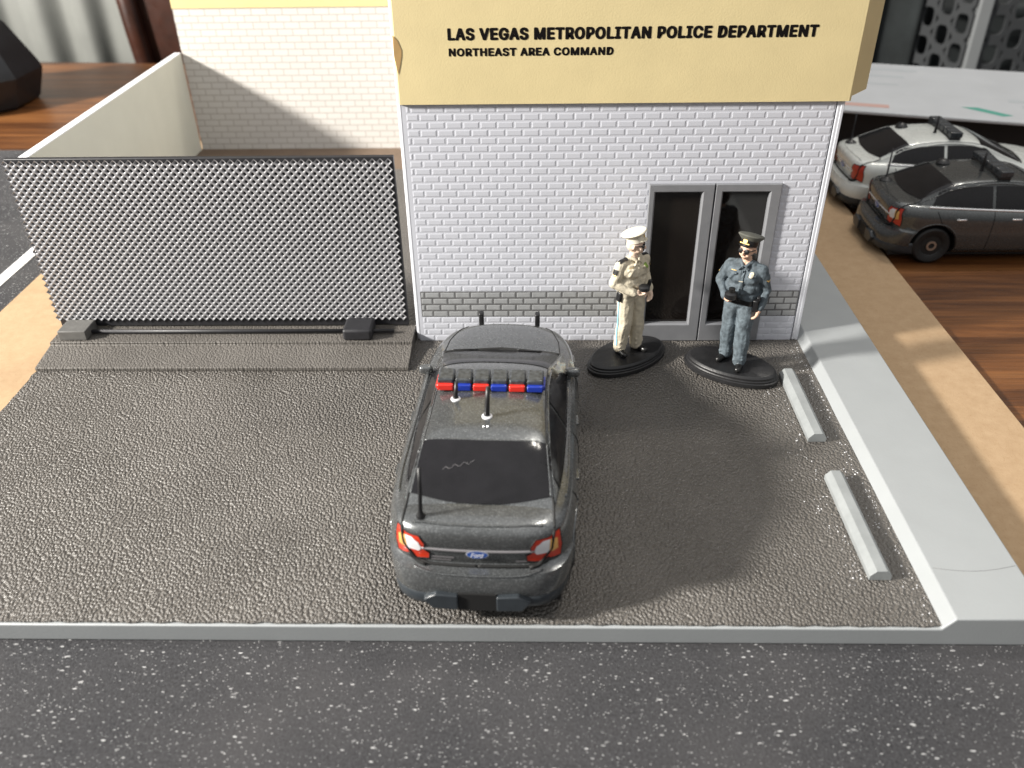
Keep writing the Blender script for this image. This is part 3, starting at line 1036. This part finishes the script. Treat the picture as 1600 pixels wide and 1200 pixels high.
    for j in range(len(prof) - 1):
        for i in range(n - 1):
            F.append((j * n + i, j * n + i + 1, (j + 1) * n + i + 1, (j + 1) * n + i))
    lb = meshobj('lower_bumper', V, F, M['bumper'], car, smooth=True)
    for s in (-1, 1):
        prism('bumper_pod', [(s * .30, .33), (s * .30, .64), (s * .64, .67), (s * .84, .55), (s * .70, .35)], 1, -.07, .16, M['bumper'], lb, .02)
    box('plate_recess', (-.295, -.028, .30), (.295, .1, .66), M['gap'], lb)
    box('chassis', (-1.3, .35, .2), (1.3, 7.6, .34), M['gap'], car)
    # wheels
    for y in (REAR_AX, FRONT_AX):
        for s in (-1, 1):
            w = empty('wheel', (s * 1.33, y, WR)); w.parent = car
            k = s
            lathe('tyre', [(.30, -.17), (.50, -.18), (.55, -.14), (.56, 0), (.55, .14), (.50, .18), (.34, .165), (.30, .13)], M['tyre'], w, 36, 'X')
            lathe('rim', [(.31, -.1), (.31, s * .135), (.28, s * .10), (.16, s * .08), (.15, s * .12), (.09, s * .125), (.08, s * .06)][::1], M['black'], w, 28, 'X')
            lathe('hub_ring', [(.15, s * .115), (.15, s * .165), (.09, s * .165), (.09, s * .115)], M['rim'], w, 20, 'X')
    # push bumper
    pb = empty('push_bumper', (0, 8.05, 0)); pb.parent = car
    for s in (-1, 1):
        box('upright', (s * .64 - .055, -.02, .45), (s * .64 + .055, .16, 1.28), M['black'], pb, .03)
    box('crossbar', (-.66, .02, .76), (.66, .12, .88), M['black'], pb, .03)
    box('crossbar', (-.66, .02, .5), (.66, .12, .62), M['black'], pb, .03)
    # light bar
    zt = cast('top', 0, 3.36).z
    if style == 'hero':
        seam('lint_thread', 'top', [(-.62 + .045 * k, 1.36 + .03 * math.sin(k * 1.9) + .012 * k) for k in range(12)], .004, M['badge'], car, .02, .02)
    lbx = empty('light_bar', (0, 3.36, zt)); lbx.parent = car
    for i in range(6):
        x0 = -.93 + i * .312
        md = box('light_module', (x0, -.13, .015), (x0 + .285, .26, .20), M['black'] if style == 'hero_' else M['smoke_lens'], lbx, .035, 3)
        if style == 'hero':
            lens = M['red_lens'] if i % 2 == 0 else M['blue_lens']
            box('lens', (x0 + .002, -.21, .0), (x0 + .283, -.12, .125), lens, lbx, .022, 2)
            if i in (0, 5):
                xx = x0 - .03 if i == 0 else x0 + .265
                box('end_lens', (xx, -.16, .01), (xx + .05, .2, .1), lens, lbx, .02)
    box('light_bar_base', (-.9, -.14, -.06), (.9, .22, .03), M['black'], lbx, .02)
    # antennas
    if style == 'hero':
        antenna(car, -.58, 2.93, .34, M['white_lens'], (.02, .05), .04, .085)
        antenna(car, 0, 2.45, .56, M['white_lens'], (.02, .08), .044, .09)
        for xx in (-.03, .035):
            p = cast('top', xx, 2.18)
            lathe('dust_lump', [(.02, -.01), (.022, .012), (.008, .03)], M['chrome'], car, 10, loc=p)
        antenna(car, -.88, .56, .95, M['black'], (.03, .06))
    else:
        antenna(car, .25, 3.0, .55, M['black'], (.02, .0), .045, .06)
        antenna(car, -.7, .65, 1.0, M['black'], (.0, .0), .03, .19)
        p = cast('top', -.55, 2.2)
        lathe('antenna_dome', [(.2, -.02), (.2, .04), (.13, .12), (.04, .15)], M['black'], car, 20, loc=p)
        p = cast('top', .0, 2.62)
    return car

HERO_ROT = -math.radians(2.5)
make_car((-.87, 9.39, .0), HERO_ROT, M['paint_grey'], 'dark grey metallic toy police car with red and blue light bar parked facing the building', 'hero')
make_car((10.45, 25.1, TZ), -math.radians(90), M['paint_grey2'], 'dark grey toy police sedan on the wooden table right of the building', 'grey')
make_car((10.5, 28.75, TZ), -math.radians(90), M['paint_white'], 'white toy police sedan on the wooden table behind the dark grey one', 'white')

# ------------------------------------------------------------------ figurines
M['tan'] = mottled('tan_uniform', (.58, .52, .40), .85, .16, 8, .012, 16)
M['tan_cap'] = mottled('tan_cap', (.72, .67, .55), .85, .1, 7)
M['navy'] = mottled('slate_uniform', (.078, .099, .115), .78, .4, 9, .012, 16)
M['navy_trouser'] = mottled('slate_trousers', (.092, .116, .133), .78, .4, 9, .012, 16)
M['skin'] = mottled('painted_skin', (.66, .42, .30), .55, .1, 9)
M['pale_skin'] = mottled('pale_painted_skin', (.74, .56, .44), .7, .08, 9)
M['shoe'] = mottled('black_shoe_paint', (.01, .01, .01), .3, .2, 9)
M['cap_dark'] = mottled('dark_cap', (.095, .095, .08), .7, .2, 9)
M['leather'] = mat('black_leather', (.01, .01, .011), .4)
M['brass'] = mat('brass', (.75, .5, .16), .4, metal=.4)
M['silver'] = mat('badge_silver', (.72, .66, .52), .4, metal=.3)
M['stripe'] = mat('pale_blue_stripe', (.22, .42, .52), .6)
M['patch_green'] = mat('badge_green', (.2, .3, .05), .5)
M['plinth'] = mottled('black_plinth', (.013, .013, .014), .42, .25, 5, .004, 18)

def capsule_geo(p0, r0, p1, r1, n=12, m=5):
    p0, p1 = Vector(p0), Vector(p1)
    d = p1 - p0
    if d.length < 1e-6: d = Vector((0, 0, 1e-4)); p1 = p0 + d
    z = d.normalized(); x = z.orthogonal().normalized(); y = z.cross(x)
    V, F = [p0 - z * r0], []
    rows = []
    for k in range(1, m + 1):
        a = -math.pi / 2 + math.pi / 2 * k / m
        rows.append((p0 + z * (r0 * math.sin(a)), r0 * math.cos(a)))
    for k in range(0, m):
        a = math.pi / 2 * k / m
        rows.append((p1 + z * (r1 * math.sin(a)), r1 * math.cos(a)))
    for c, r in rows:
        for i in range(n):
            t = 2 * math.pi * i / n
            V.append(c + x * (r * math.cos(t)) + y * (r * math.sin(t)))
    V.append(p1 + z * r1)
    R = len(rows)
    for i in range(n): F.append((0, 1 + (i + 1) % n, 1 + i))
    for j in range(R - 1):
        for i in range(n):
            a, b = 1 + j * n + i, 1 + j * n + (i + 1) % n
            F.append((a, b, b + n, a + n))
    e = len(V) - 1
    for i in range(n): F.append((e, 1 + (R - 1) * n + i, 1 + (R - 1) * n + (i + 1) % n))
    return V, F

def sdf(P, p0, r0, p1, r1):
    p0, p1 = np.array(p0), np.array(p1)
    d = p1 - p0
    L = max(d @ d, 1e-9)
    t = np.clip((P - p0) @ d / L, 0, 1)
    return np.linalg.norm(P - p0 - t[:, None] * d, axis=1) - (r0 + (r1 - r0) * t)

def hand_prims(wrist, palm_dir, finger_dir, side_dir, curl, s=1.0, tagname='skin'):
    """palm, four fingers with two bends, thumb off the side of the palm"""
    w = Vector(wrist); pd = Vector(palm_dir).normalized(); fd = Vector(finger_dir).normalized(); sd = Vector(side_dir).normalized()
    pr = [(w, .052 * s, w + fd * .05 * s, .06 * s, tagname),
          (w + fd * .06 * s - sd * .03 * s, .04 * s, w + fd * .12 * s - sd * .035 * s, .036 * s, tagname),
          (w + fd * .06 * s + sd * .03 * s, .04 * s, w + fd * .12 * s + sd * .035 * s, .036 * s, tagname)]
    for k, ln in ((-1.5, .9), (-.5, 1.06), (.5, 1.0), (1.5, .82)):
        b = w + fd * .135 * s + sd * (k * .033 * s)
        m1 = b + (fd * math.cos(curl * .5) + pd * math.sin(curl * .5)) * (.07 * ln * s)
        m2 = m1 + (fd * math.cos(curl) + pd * math.sin(curl)) * (.06 * ln * s)
        pr.append((b, .02 * s, m1, .0185 * s, tagname)); pr.append((m1, .0185 * s, m2, .016 * s, tagname))
    tb = w + fd * .04 * s - sd * .055 * s + pd * .02 * s
    t1 = tb + (fd * .6 - sd * .5 + pd * .5).normalized() * .07 * s
    t2 = t1 + (fd * .8 + pd * .5).normalized() * .055 * s
    pr += [(tb, .024 * s, t1, .021 * s, tagname), (t1, .021 * s, t2, .017 * s, tagname)]
    return pr

def figurine(loc, rz, label, style):
    fg = empty('police_figurine', loc, rz, label, 'figurine', 'police officer figurines')
    H0 = .31
    if style == 'tan': fg.scale = (.98, .98, .965)
    # plinth: stepped oval
    lathe('plinth', [(1.0, .004), (1.03, .03), (1.03, .115), (.99, .13), (.99, .165), (.965, .185), (.965, .235), (.92, .275), (.9, .285), (.5, .292)], M['plinth'], fg, 56, sx=1.1, sy=.60, angle=30)
    tan = style == 'tan'
    shirt, trou = ('shirt', 'trousers')
    hy = math.radians(42 if tan else -14)
    hc = Vector((0, -.02, 2.62))
    HR = Matrix.Rotation(hy, 3, 'Z') @ Matrix.Rotation(math.radians(4), 3, 'X')
    HS = 1.12
    def hp(x, y, z): return hc + HR @ Vector((x * HS, y * HS, z * HS - .02))
    P = []
    def c(p0, r0, p1, r1, t): P.append((Vector(p0), r0, Vector(p1), r1, t))
    # torso
    c((-.17, .0, 2.27), .225, (.17, .0, 2.27), .225, shirt)
    c((-.14, -.05, 2.22), .2, (.14, -.05, 2.22), .2, shirt)
    c((-.30, .03, 2.43), .125, (.30, .03, 2.43), .125, shirt)
    c((-.16, .02, 2.5), .1, (.16, .02, 2.5), .1, shirt)
    c((-.16, -.01, 1.98), .222, (.16, -.01, 1.98), .222, shirt)
    c((-.165, .0, 1.80), .225, (.165, .0, 1.80), .225, shirt)
    c((-.16, .0, 1.69), .222, (.16, .0, 1.69), .222, 'belt' if not tan else trou)
    c((-.14, .01, 1.60), .215, (.14, .01, 1.60), .215, trou)
    # legs
    fx = .03
    LL = ((.16, 0, 1.55), (.19, -.05, .88), (.235, -.03, .27)); RL = ((-.16, 0, 1.55), (-.17, -.03, .88), (-.20, .05, .27))
    if not tan: LL = ((.16, 0, 1.55), (.18, -.10, .90), (.20, -.14, .27)); RL = ((-.16, 0, 1.55), (-.18, .0, .88), (-.20, .08, .27))
    for hip, kn, an in (LL, RL):
        c(hip, .21, kn, .18, trou); c(kn, .18, an, .158, trou)
        c(an, .158, (an[0], an[1] + .01, .155), .155, trou)
        sx = 1 if hip[0] > 0 else -1
        c((an[0], an[1] + .06, .08), .085, (an[0] + sx * .03, an[1] - .06, .085), .09, 'shoe')
        c((an[0] + sx * .03, an[1] - .06, .08), .08, (an[0] + sx * .07, an[1] - .27, .07), .075, 'shoe')
        # wrinkles at knee and hem
        for k, zz in enumerate((.95, .82, .34, .24)):
            q = Vector(kn).lerp(Vector(an), (.88 - zz) / .61) if zz < .88 else Vector(kn) + Vector((0, 0, zz - .88))
            c(q + Vector((-.09, -.1, .02 * (-1) ** k)), .045, q + Vector((.09, -.1, -.02 * (-1) ** k)), .045, trou)
    # arms
    if tan:
        RA = ((-.36, .03, 2.41), (-.50, .05, 1.98), (-.20, -.30, 1.80)); LA = ((.36, .03, 2.41), (.48, .10, 1.98), (.40, -.18, 1.70))
    else:
        RA = ((-.36, .03, 2.41), (-.53, .04, 1.99), (-.30, -.27, 1.78)); LA = ((.36, .03, 2.41), (.49, .10, 1.96), (.46, -.06, 1.58))
    for sh, el, wr in (RA, LA):
        c(sh, .135, el, .115, shirt); c(el, .115, wr, .085, shirt)
        c(Vector(el) + Vector((-.05, -.06, .03)), .05, Vector(el) + Vector((.05, -.07, -.03)), .05, shirt)
        c(Vector(sh).lerp(Vector(el), .5) + Vector((0, -.09, .02)), .04, Vector(sh).lerp(Vector(el), .7) + Vector((.03, -.09, 0)), .04, shirt)
        d = (Vector(wr) - Vector(el)).normalized()
        c(Vector(wr) - d * .04, .093, Vector(wr) + d * .01, .09, shirt)
    d = (Vector(RA[2]) - Vector(RA[1])).normalized()
    P += hand_prims(Vector(RA[2]) + d * .05, (.15, -.5, .85), (.9, -.35, .15), (-.1, .75, .6), 1.5, 1.12)
    d = (Vector(LA[2]) - Vector(LA[1])).normalized()
    if tan: P += hand_prims(Vector(LA[2]) + d * .05, (-.8, -.2, .1), (-.25, -.45, -.75), (.2, -.85, .4), 1.1, 1.08)
    else: P += hand_prims(Vector(LA[2]) + d * .05, (-.9, .1, .2), (-.2, -.2, -.95), (.1, -.95, .2), .8, 1.08)
    # neck, collar, head
    c((0, .01, 2.5), .1, hp(0, .02, .06), .095, 'skin')
    for s in (-1, 1):
        c((s * .03, -.15, 2.515), .035, (s * .12, -.03, 2.585), .035, shirt); c((s * .12, -.03, 2.585), .035, (0, .11, 2.6), .035, shirt)
        c((s * .03, -.16, 2.52), .028, (s * .10, -.19, 2.44), .022, shirt)
        c((s * .19, -.215, 2.33), .05, (s * .25, -.2, 2.22), .05, shirt)
        c((s * .13, -.235, 2.345), .028, (s * .28, -.185, 2.34), .028, shirt)
        c((s * .18, -.17, 1.98 - .05 * s), .05, (s * .05, -.215, 1.9), .05, shirt)
        c((s * .22, -.12, 2.05), .05, (s * .3, .02, 1.93), .06, shirt)
    c((0, -.21, 2.45), .022, (0, -.235, 1.80), .022, shirt)
    c(hp(0, .02, .29), .17, hp(0, .0, .27), .168, 'skin')
    c(hp(0, -.05, .22), .14, hp(0, -.065, .15), .10, 'skin')
    c(hp(0, -.12, .115), .05, hp(0, -.11, .12), .05, 'skin')
    c(hp(0, -.165, .255), .022, hp(0, -.195, .205), .03, 'skin')
    c(hp(-.035, -.165, .148), .018, hp(.035, -.165, .148), .018, 'lip')
    c(hp(-.07, -.135, .285), .03, hp(.07, -.135, .285), .03, 'skin')
    for s in (-1, 1):
        c(hp(s * .08, -.11, .2), .045, hp(s * .07, -.12, .17), .04, 'skin')
        c(hp(s * .15, .02, .25), .03, hp(s * .155, .03, .2), .022, 'skin')
    c(hp(0, .05, .3), .167, hp(0, .06, .22), .15, 'hair' if not tan else 'skin')
    if tan: c(hp(-.05, -.168, .165), .02, hp(.05, -.168, .165), .02, 'hair')
    V, F = [], []
    for (a, ra, b, rb, tg) in P:
        v, f = capsule_geo(a, ra, b, rb)
        n = len(V); V += v; F += [tuple(i + n for i in q) for q in f]
    me = bpy.data.meshes.new('tmp'); me.from_pydata([tuple(v) for v in V], [], F)
    ob = bpy.data.objects.new('tmp', me); COL.objects.link(ob)
    md = ob.modifiers.new('r', 'REMESH'); md.mode = 'VOXEL'; md.voxel_size = .0145
    md = ob.modifiers.new('s', 'SMOOTH'); md.iterations = 3; md.factor = .5
    dg = bpy.context.evaluated_depsgraph_get()
    bme = bpy.data.meshes.new_from_object(ob.evaluated_get(dg))
    bpy.data.objects.remove(ob, do_unlink=True)
    bme.name = 'body'
    bme.materials.clear()
    names = ['shirt', 'trousers', 'skin', 'shoe', 'belt', 'hair', 'lip']
    mats = [M['tan'], M['tan'], M['pale_skin'], M['shoe'], M['leather'], M['leather'], M['skin']] if tan else [M['navy'], M['navy_trouser'], M['skin'], M['shoe'], M['leather'], M['leather'], M['skin']]
    for mm in mats: bme.materials.append(mm)
    nV = len(bme.vertices)
    co = np.empty(nV * 3); bme.vertices.foreach_get('co', co); co = co.reshape(-1, 3)
    nF = len(bme.polygons)
    fc = np.empty(nF * 3); bme.polygons.foreach_get('center', fc); fc = fc.reshape(-1, 3)
    best = np.full(nF, 9.0); idx = np.zeros(nF, dtype=np.int32)
    for (a, ra, b, rb, tg) in P:
        dd = sdf(fc, a, ra, b, rb)
        k = dd < best
        best[k] = dd[k]; idx[k] = names.index(tg)
    bme.polygons.foreach_set('material_index', idx)
    # cloth relief
    nr = np.empty(nV * 3); bme.vertices.foreach_get('normal', nr); nr = nr.reshape(-1, 3)
    for i in range(nV):
        x, y, z = co[i]
        if z < .16 or (z > 2.62): continue
        v = noise.noise(Vector((x * 6 + 3, y * 6, z * 3.2 + (x + y) * 2))) * .02 + noise.noise(Vector((x * 13, y * 13 + 5, z * 9))) * .008
        co[i] += nr[i] * v
    bme.vertices.foreach_set('co', co.reshape(-1))
    bme.update()
    bme.shade_smooth()
    body = link('body', bme, None, fg)
    body.location = (0, 0, H0 - .02)
    bm = bmesh.new(); bm.from_mesh(bme)
    bvh = BVHTree.FromBMesh(bm); bm.free()
    off = Vector((0, 0, H0 - .02))
    def patch(name, pts, mt, pl='rear', o=.012):
        q = poly_patch(name, pl, pts, mt, fg, o, 3, .04, bvh)
        q.location = off
        return q
    def blk(name, ctr, size, mt, rot=(0, 0, 0), bev=.015):
        o = box(name, [-s / 2 for s in size], [s / 2 for s in size], mt, fg, bev, 2)
        o.location = Vector(ctr) + off
        o.rotation_euler = rot
        return o
    # peaked cap
    capm = M['tan_cap'] if tan else M['cap_dark']
    cp = empty('cap', hp(0, .02, .355) + off, 0); cp.parent = fg
    cp.rotation_euler = (math.radians(-17), 0, hy); cp.scale = (1.13, 1.13, 1.13)
    lathe('cap_band', [(.150, -.04), (.166, -.035), (.168, .06), (.17, .075)], M['tan_cap'] if tan else M['leather'], cp, 28, sy=1.08)
    lathe('cap_crown', [(.165, .065), (.235, .135), (.25, .155), (.235, .175), (.15, .19), (.03, .195)], capm, cp, 32, sy=1.06)
    Vv, Ff = [], []
    for j, (r, z) in enumerate(((.155, -.03), (.19, -.035), (.215, -.045), (.21, -.057), (.185, -.05), (.15, -.045))):
        for k in range(15):
            a = math.radians(-150 + 120 * k / 14)
            rr = r if j in (0, 5) else .155 + (r - .155) * math.sin(math.pi * k / 14) ** .6
            Vv.append((rr * math.cos(a), rr * math.sin(a) * 1.1, z * (1 if j in (0, 5) else (.4 + .6 * math.sin(math.pi * k / 14)))))
    for j in range(6):
        for k in range(14):
            j2 = (j + 1) % 6
            Ff.append((j * 15 + k, j * 15 + k + 1, j2 * 15 + k + 1, j2 * 15 + k))
    meshobj('visor', Vv, Ff, M['tan_cap'] if tan else M['shoe'], cp, smooth=True)
    lathe('cap_badge', [(.045, 0), (.04, .015), (.01, .022)], M['brass'], cp, 14, 'Y', (0, -.19, .055)).rotation_euler = (0, 0, 0)
    if not tan: box('cap_strap', (-.1, -.196, -.005), (.1, -.176, .018), M['brass'], cp, .006)
    # sunglasses follow the head
    sg = empty('sunglasses', hc + off + Vector((0, 0, -.02)), hy); sg.parent = fg; sg.scale = (HS, HS, HS)
    for s in (-1, 1):
        lathe('lens', [(.02, -.012), (.052, 0), (.052, .03)], M['leather'], sg, 16, 'Y', (s * .06, -.186, .25), sy=1).scale = (1, 1, 1)
        tube('arm', [(s * .1, -.165, .262), (s * .15, -.06, .265), (s * .158, .03, .26)], .009, M['leather'], sg, 5)
    tube('bridge', [(-.02, -.19, .262), (.02, -.19, .262)], .009, M['leather'], sg, 5)
    # badges, patches, epaulettes
    disc = lambda x, z, r: [(x + r * math.cos(a), z + r * 1.15 * math.sin(a)) for a in np.linspace(0, 2 * math.pi, 14, endpoint=False)]
    patch('badge', disc(.2, 2.37, .042), M['patch_green'] if tan else M['silver'], o=.018)
    patch('name_tag', [(-.26, 2.375), (-.15, 2.385), (-.15, 2.40), (-.26, 2.39)], M['brass'], o=.016)
    for s in (-1, 1):
        q = poly_patch('epaulette', 'top', [(s * .2, -.05), (s * .42, -.04), (s * .42, .06), (s * .2, .07)], M['leather'] if tan else M['navy_trouser'], fg, .014, 3, .05, bvh)
        q.location = off
        pl = 'left' if s < 0 else 'right'
        q = poly_patch('shoulder_patch', pl, [(-.05, 2.36), (.07, 2.36), (.07, 2.25), (.01, 2.20), (-.05, 2.25)], M['leather'] if tan else M['navy_trouser'], fg, .012, 3, .05, bvh)
        q.location = off
        q = poly_patch('patch_edge', pl, [(-.03, 2.235), (.05, 2.235), (.01, 2.19)], M['brass'], fg, .016, 2, .05, bvh)
        q.location = off
    # belt gear, held radio
    blk('buckle', (0, -.232, 1.725), (.09, .03, .07), M['silver'] if tan else M['leather'])
    if tan:
        blk('holster', (-.37, -.02, 1.64), (.1, .16, .26), M['leather'], (.1, 0, 0), .03)
        blk('radio', (.30, -.26, 1.86), (.085, .07, .26), M['leather'], (.2, .1, 0), .02)
        ra = lathe('camera', [(.10, -.07), (.125, -.05), (.13, .03), (.10, .06), (.08, .07)], M['black'], fg, 24, loc=Vector((-.03, -.46, 1.95)) + off)
        for s in (-1,):
            V2, F2 = [], []
            for k in range(15):
                z = 1.52 - k * .09
                for yy in (-.022, .022):
                    V2.append(cast('left', yy + .02 * (k / 14), z, .012, bvh))
            for k in range(14): F2.append((2 * k, 2 * k + 1, 2 * k + 3, 2 * k + 2))
            q = meshobj('trouser_stripe', V2, F2, M['stripe'], fg, smooth=True); q.location = off
    else:
        blk('holster', (.37, -.10, 1.64), (.12, .18, .30), M['leather'], (.12, 0, 0), .03)
        blk('pistol_grip', (.42, -.13, 1.82), (.07, .09, .12), M['black'], (.4, 0, 0), .02)
        lathe('camera', [(.11, -.08), (.135, -.06), (.14, .05), (.10, .085), (.09, .09)], M['black'], fg, 24, loc=Vector((-.12, -.44, 1.91)) + off)
        lathe('camera_lens', [(.07, 0), (.07, .1), (.05, .11)], M['shoe'], fg, 20, loc=Vector((-.11, -.45, 1.99)) + off)
        V2 = [(-.035, 2.47), (.035, 2.47), (.03, 2.4), (.05, 1.95), (0, 1.88), (-.05, 1.95), (-.03, 2.4)]
        patch('necktie', V2, M['navy_trouser'], o=.02)
        patch('tie_clip', [(-.045, 2.19), (.045, 2.19), (.045, 2.21), (-.045, 2.21)], M['silver'], o=.03)
    return fg
figurine((2.30, 17.42, 0), math.radians(35), 'police officer figurine in tan uniform and pale cap on a black oval plinth', 'tan')
figurine((4.70, 16.92, 0), math.radians(-30), 'police officer figurine in dark slate uniform and dark cap on a black oval plinth', 'navy')

# ------------------------------------------------------------------ things behind on the table and beyond it
M['dev'] = mottled('device_black', (.016, .017, .02), .35, .2, 2)
M['paper_white'] = mottled('white_card', (.56, .575, .59), .55, .04, .6)
M['red_print'] = mat('red_print', (.60, .38, .33), .6)
M['green_print'] = mat('green_print', (.10, .38, .30), .6)
M['pale_print'] = mat('pale_print', (.5, .53, .545), .6)
M['dark_box'] = mottled('dark_box', (.012, .009, .008), .6, .3, 1)
M['curtain'] = mottled('grey_curtain', (.19, .195, .182), .85, .06, .5)
M['dark_wood'] = mottled('dark_wood', (.035, .012, .007), .35, .4, .8)
M['crate'] = mottled('grey_crate_plastic', (.05, .053, .056), .5, .08, .4)
M['crate_post'] = mottled('white_crate_plastic', (.22, .23, .235), .5, .05, .4)
M['dark_cloth'] = mottled('dark_cloth', (.018, .022, .023), .9, .3, .5)

dv = empty('black_device', (-27.7, 41.8, TZ), label='black faceted plastic device standing at the far left end of the table', cat='device')
lathe('housing', [(3.2, 0), (3.35, .15), (3.75, 1.25), (3.80, 1.45), (3.7, 1.75), (2.75, 3.55), (2.4, 3.9), (1.2, 4.0)], M['dev'], dv, 9, rot=.35, angle=20)
lathe('foot_ring', [(3.0, -.0), (3.0, .02)], M['black'], dv, 24)

wb = empty('white_carton', (17.5, 36.8, TZ), -math.radians(17), 'white printed carton lying on a dark box behind the toy sedans', 'carton')
box('card_top', (-9.5, -3.9, 1.40), (12, 4.3, 1.52), M['paper_white'], wb, .03)
box('red_print', (-4.6, -3.2, 1.524), (-2.4, -2.75, 1.528), M['red_print'], wb)
meshobj('green_stripe', [(.3, -2.3, 1.526), (.9, -2.2, 1.526), (2.1, -3.05, 1.526), (1.7, -3.25, 1.526)], [(0, 1, 2, 3)], M['green_print'], wb)
for (a, b, c_, d_) in ((-4, -1, 3.0, 3.35), (-4, -1.6, 1.8, 2.1), (-4.2, -1.9, .5, .7), (2.2, 5.5, -1.1, -.7), (2.6, 5.2, -1.9, -1.55)):
    box('pale_print', (a, c_, 1.522), (b, d_, 1.525), M['pale_print'], wb)
db = box('dark_box', (-9, -3.2, 0), (11.5, 3.9, 1.39), M['dark_box'], None, .05)
db.location = (17.5, 36.8, TZ); db.rotation_euler = (0, 0, -math.radians(17))
tag(db, 'dark flat box under the white carton on the table', 'box')

# curtain
def pleats(name, x0, x1, y, z0, z1, n, amp, mt, freq, seed, label, cat):
    V, F = [], []
    for k in range(2):
        z = (z0, z1)[k]
        for i in range(n + 1):
            x = x0 + (x1 - x0) * i / n
            V.append((x, y + amp * math.sin(x * freq + 1.5 * noise.noise(Vector((x * .4, seed, 0)))) + amp * .6 * noise.noise(Vector((x * 1.1, seed, z * .05))), z))
    for i in range(n): F.append((i, i + 1, n + 2 + i, n + 1 + i))
    o = meshobj(name, V, F, mt, None, smooth=True)
    md = o.modifiers.new('t', 'SOLIDIFY'); md.thickness = .15
    return tag(o, label, cat)
pleats('curtain', -46, -25.3, 62, -12, 14, 160, .42, M['curtain'], 1.9, 2, 'pale grey pleated curtain behind the left end of the table', 'curtain')
pleats('hanging_cloth', 8, 27, 60, -12, 14, 120, .8, M['dark_cloth'], 1.7, 9, 'dark hanging cloth behind the table at the right', 'cloth')
cb = empty('wooden_chair', (-22.3, 56, -12), label='dark wooden chair back behind the table between curtain and building', cat='chair')
box('back_slat', (-2.2, 0, 0), (6.5, .8, 20), M['dark_wood'], cb, .2)
tube('back_post', [(-2.3, -.3, 0), (-2.1, -.3, 9), (-2.35, -.3, 12), (-2.8, -.3, 20)], .6, M['dark_wood'], cb, 10)

# perforated crate: corner post, two panels with staggered oblong holes
cr = empty('laundry_crate', (27.6, 56, -12), label='grey perforated plastic crate with a white corner post behind the table', cat='crate')
def perforated(name, ox, oy, dx, dy, ncol, z0, nrow, cw, ch, mt):
    V, F = [], []
    K = 16
    for i in range(ncol):
        for j in range(nrow):
            cx, cz = (i + .5) * cw, z0 + (j + .5) * ch + (ch / 2 if i % 2 else 0)
            outer, inner = [], []
            for k in range(K):
                a = 2 * math.pi * (k + .5) / K
                ca, sa = math.cos(a), math.sin(a)
                s = max(abs(ca), abs(sa))
                outer.append((cx + ca / s * cw / 2, cz + sa / s * ch / 2))
                e = (abs(ca) ** 4 + abs(sa) ** 4) ** (-.25)
                inner.append((cx + ca * e * cw * .33, cz + sa * e * ch * .33))
            b = len(V)
            for (u, z) in outer + inner: V.append((ox + dx * u, oy + dy * u, z))
            for k in range(K):
                k2 = (k + 1) % K
                F.append((b + k, b + k2, b + K + k2, b + K + k))
    o = meshobj(name, V, F, mt, cr)
    md = o.modifiers.new('t', 'SOLIDIFY'); md.thickness = .18
    return o
perforated('front_panel', .45, .1, 1, .10, 9, 4, 9, 1.35, 1.75, M['crate'])
perforated('side_panel', -.45, .1, -.42, .9, 8, 4, 9, 1.35, 1.75, M['crate'])
box('corner_post', (-.42, -.15, 0), (.42, .35, 20), M['crate_post'], cr, .1)
box('inner_load', (-3, 5.0, 0), (14, 9, 12), M['dark_cloth'], cr, .5)
# room wall far behind
wl = meshobj('room_wall', [(-140, 110, -80), (140, 110, -80), (140, 110, 120), (-140, 110, 120)], [(0, 1, 2, 3)], mottled('room_wall_paint', (.12, .11, .1), .9, .1, .05))
wl['kind'] = 'structure'
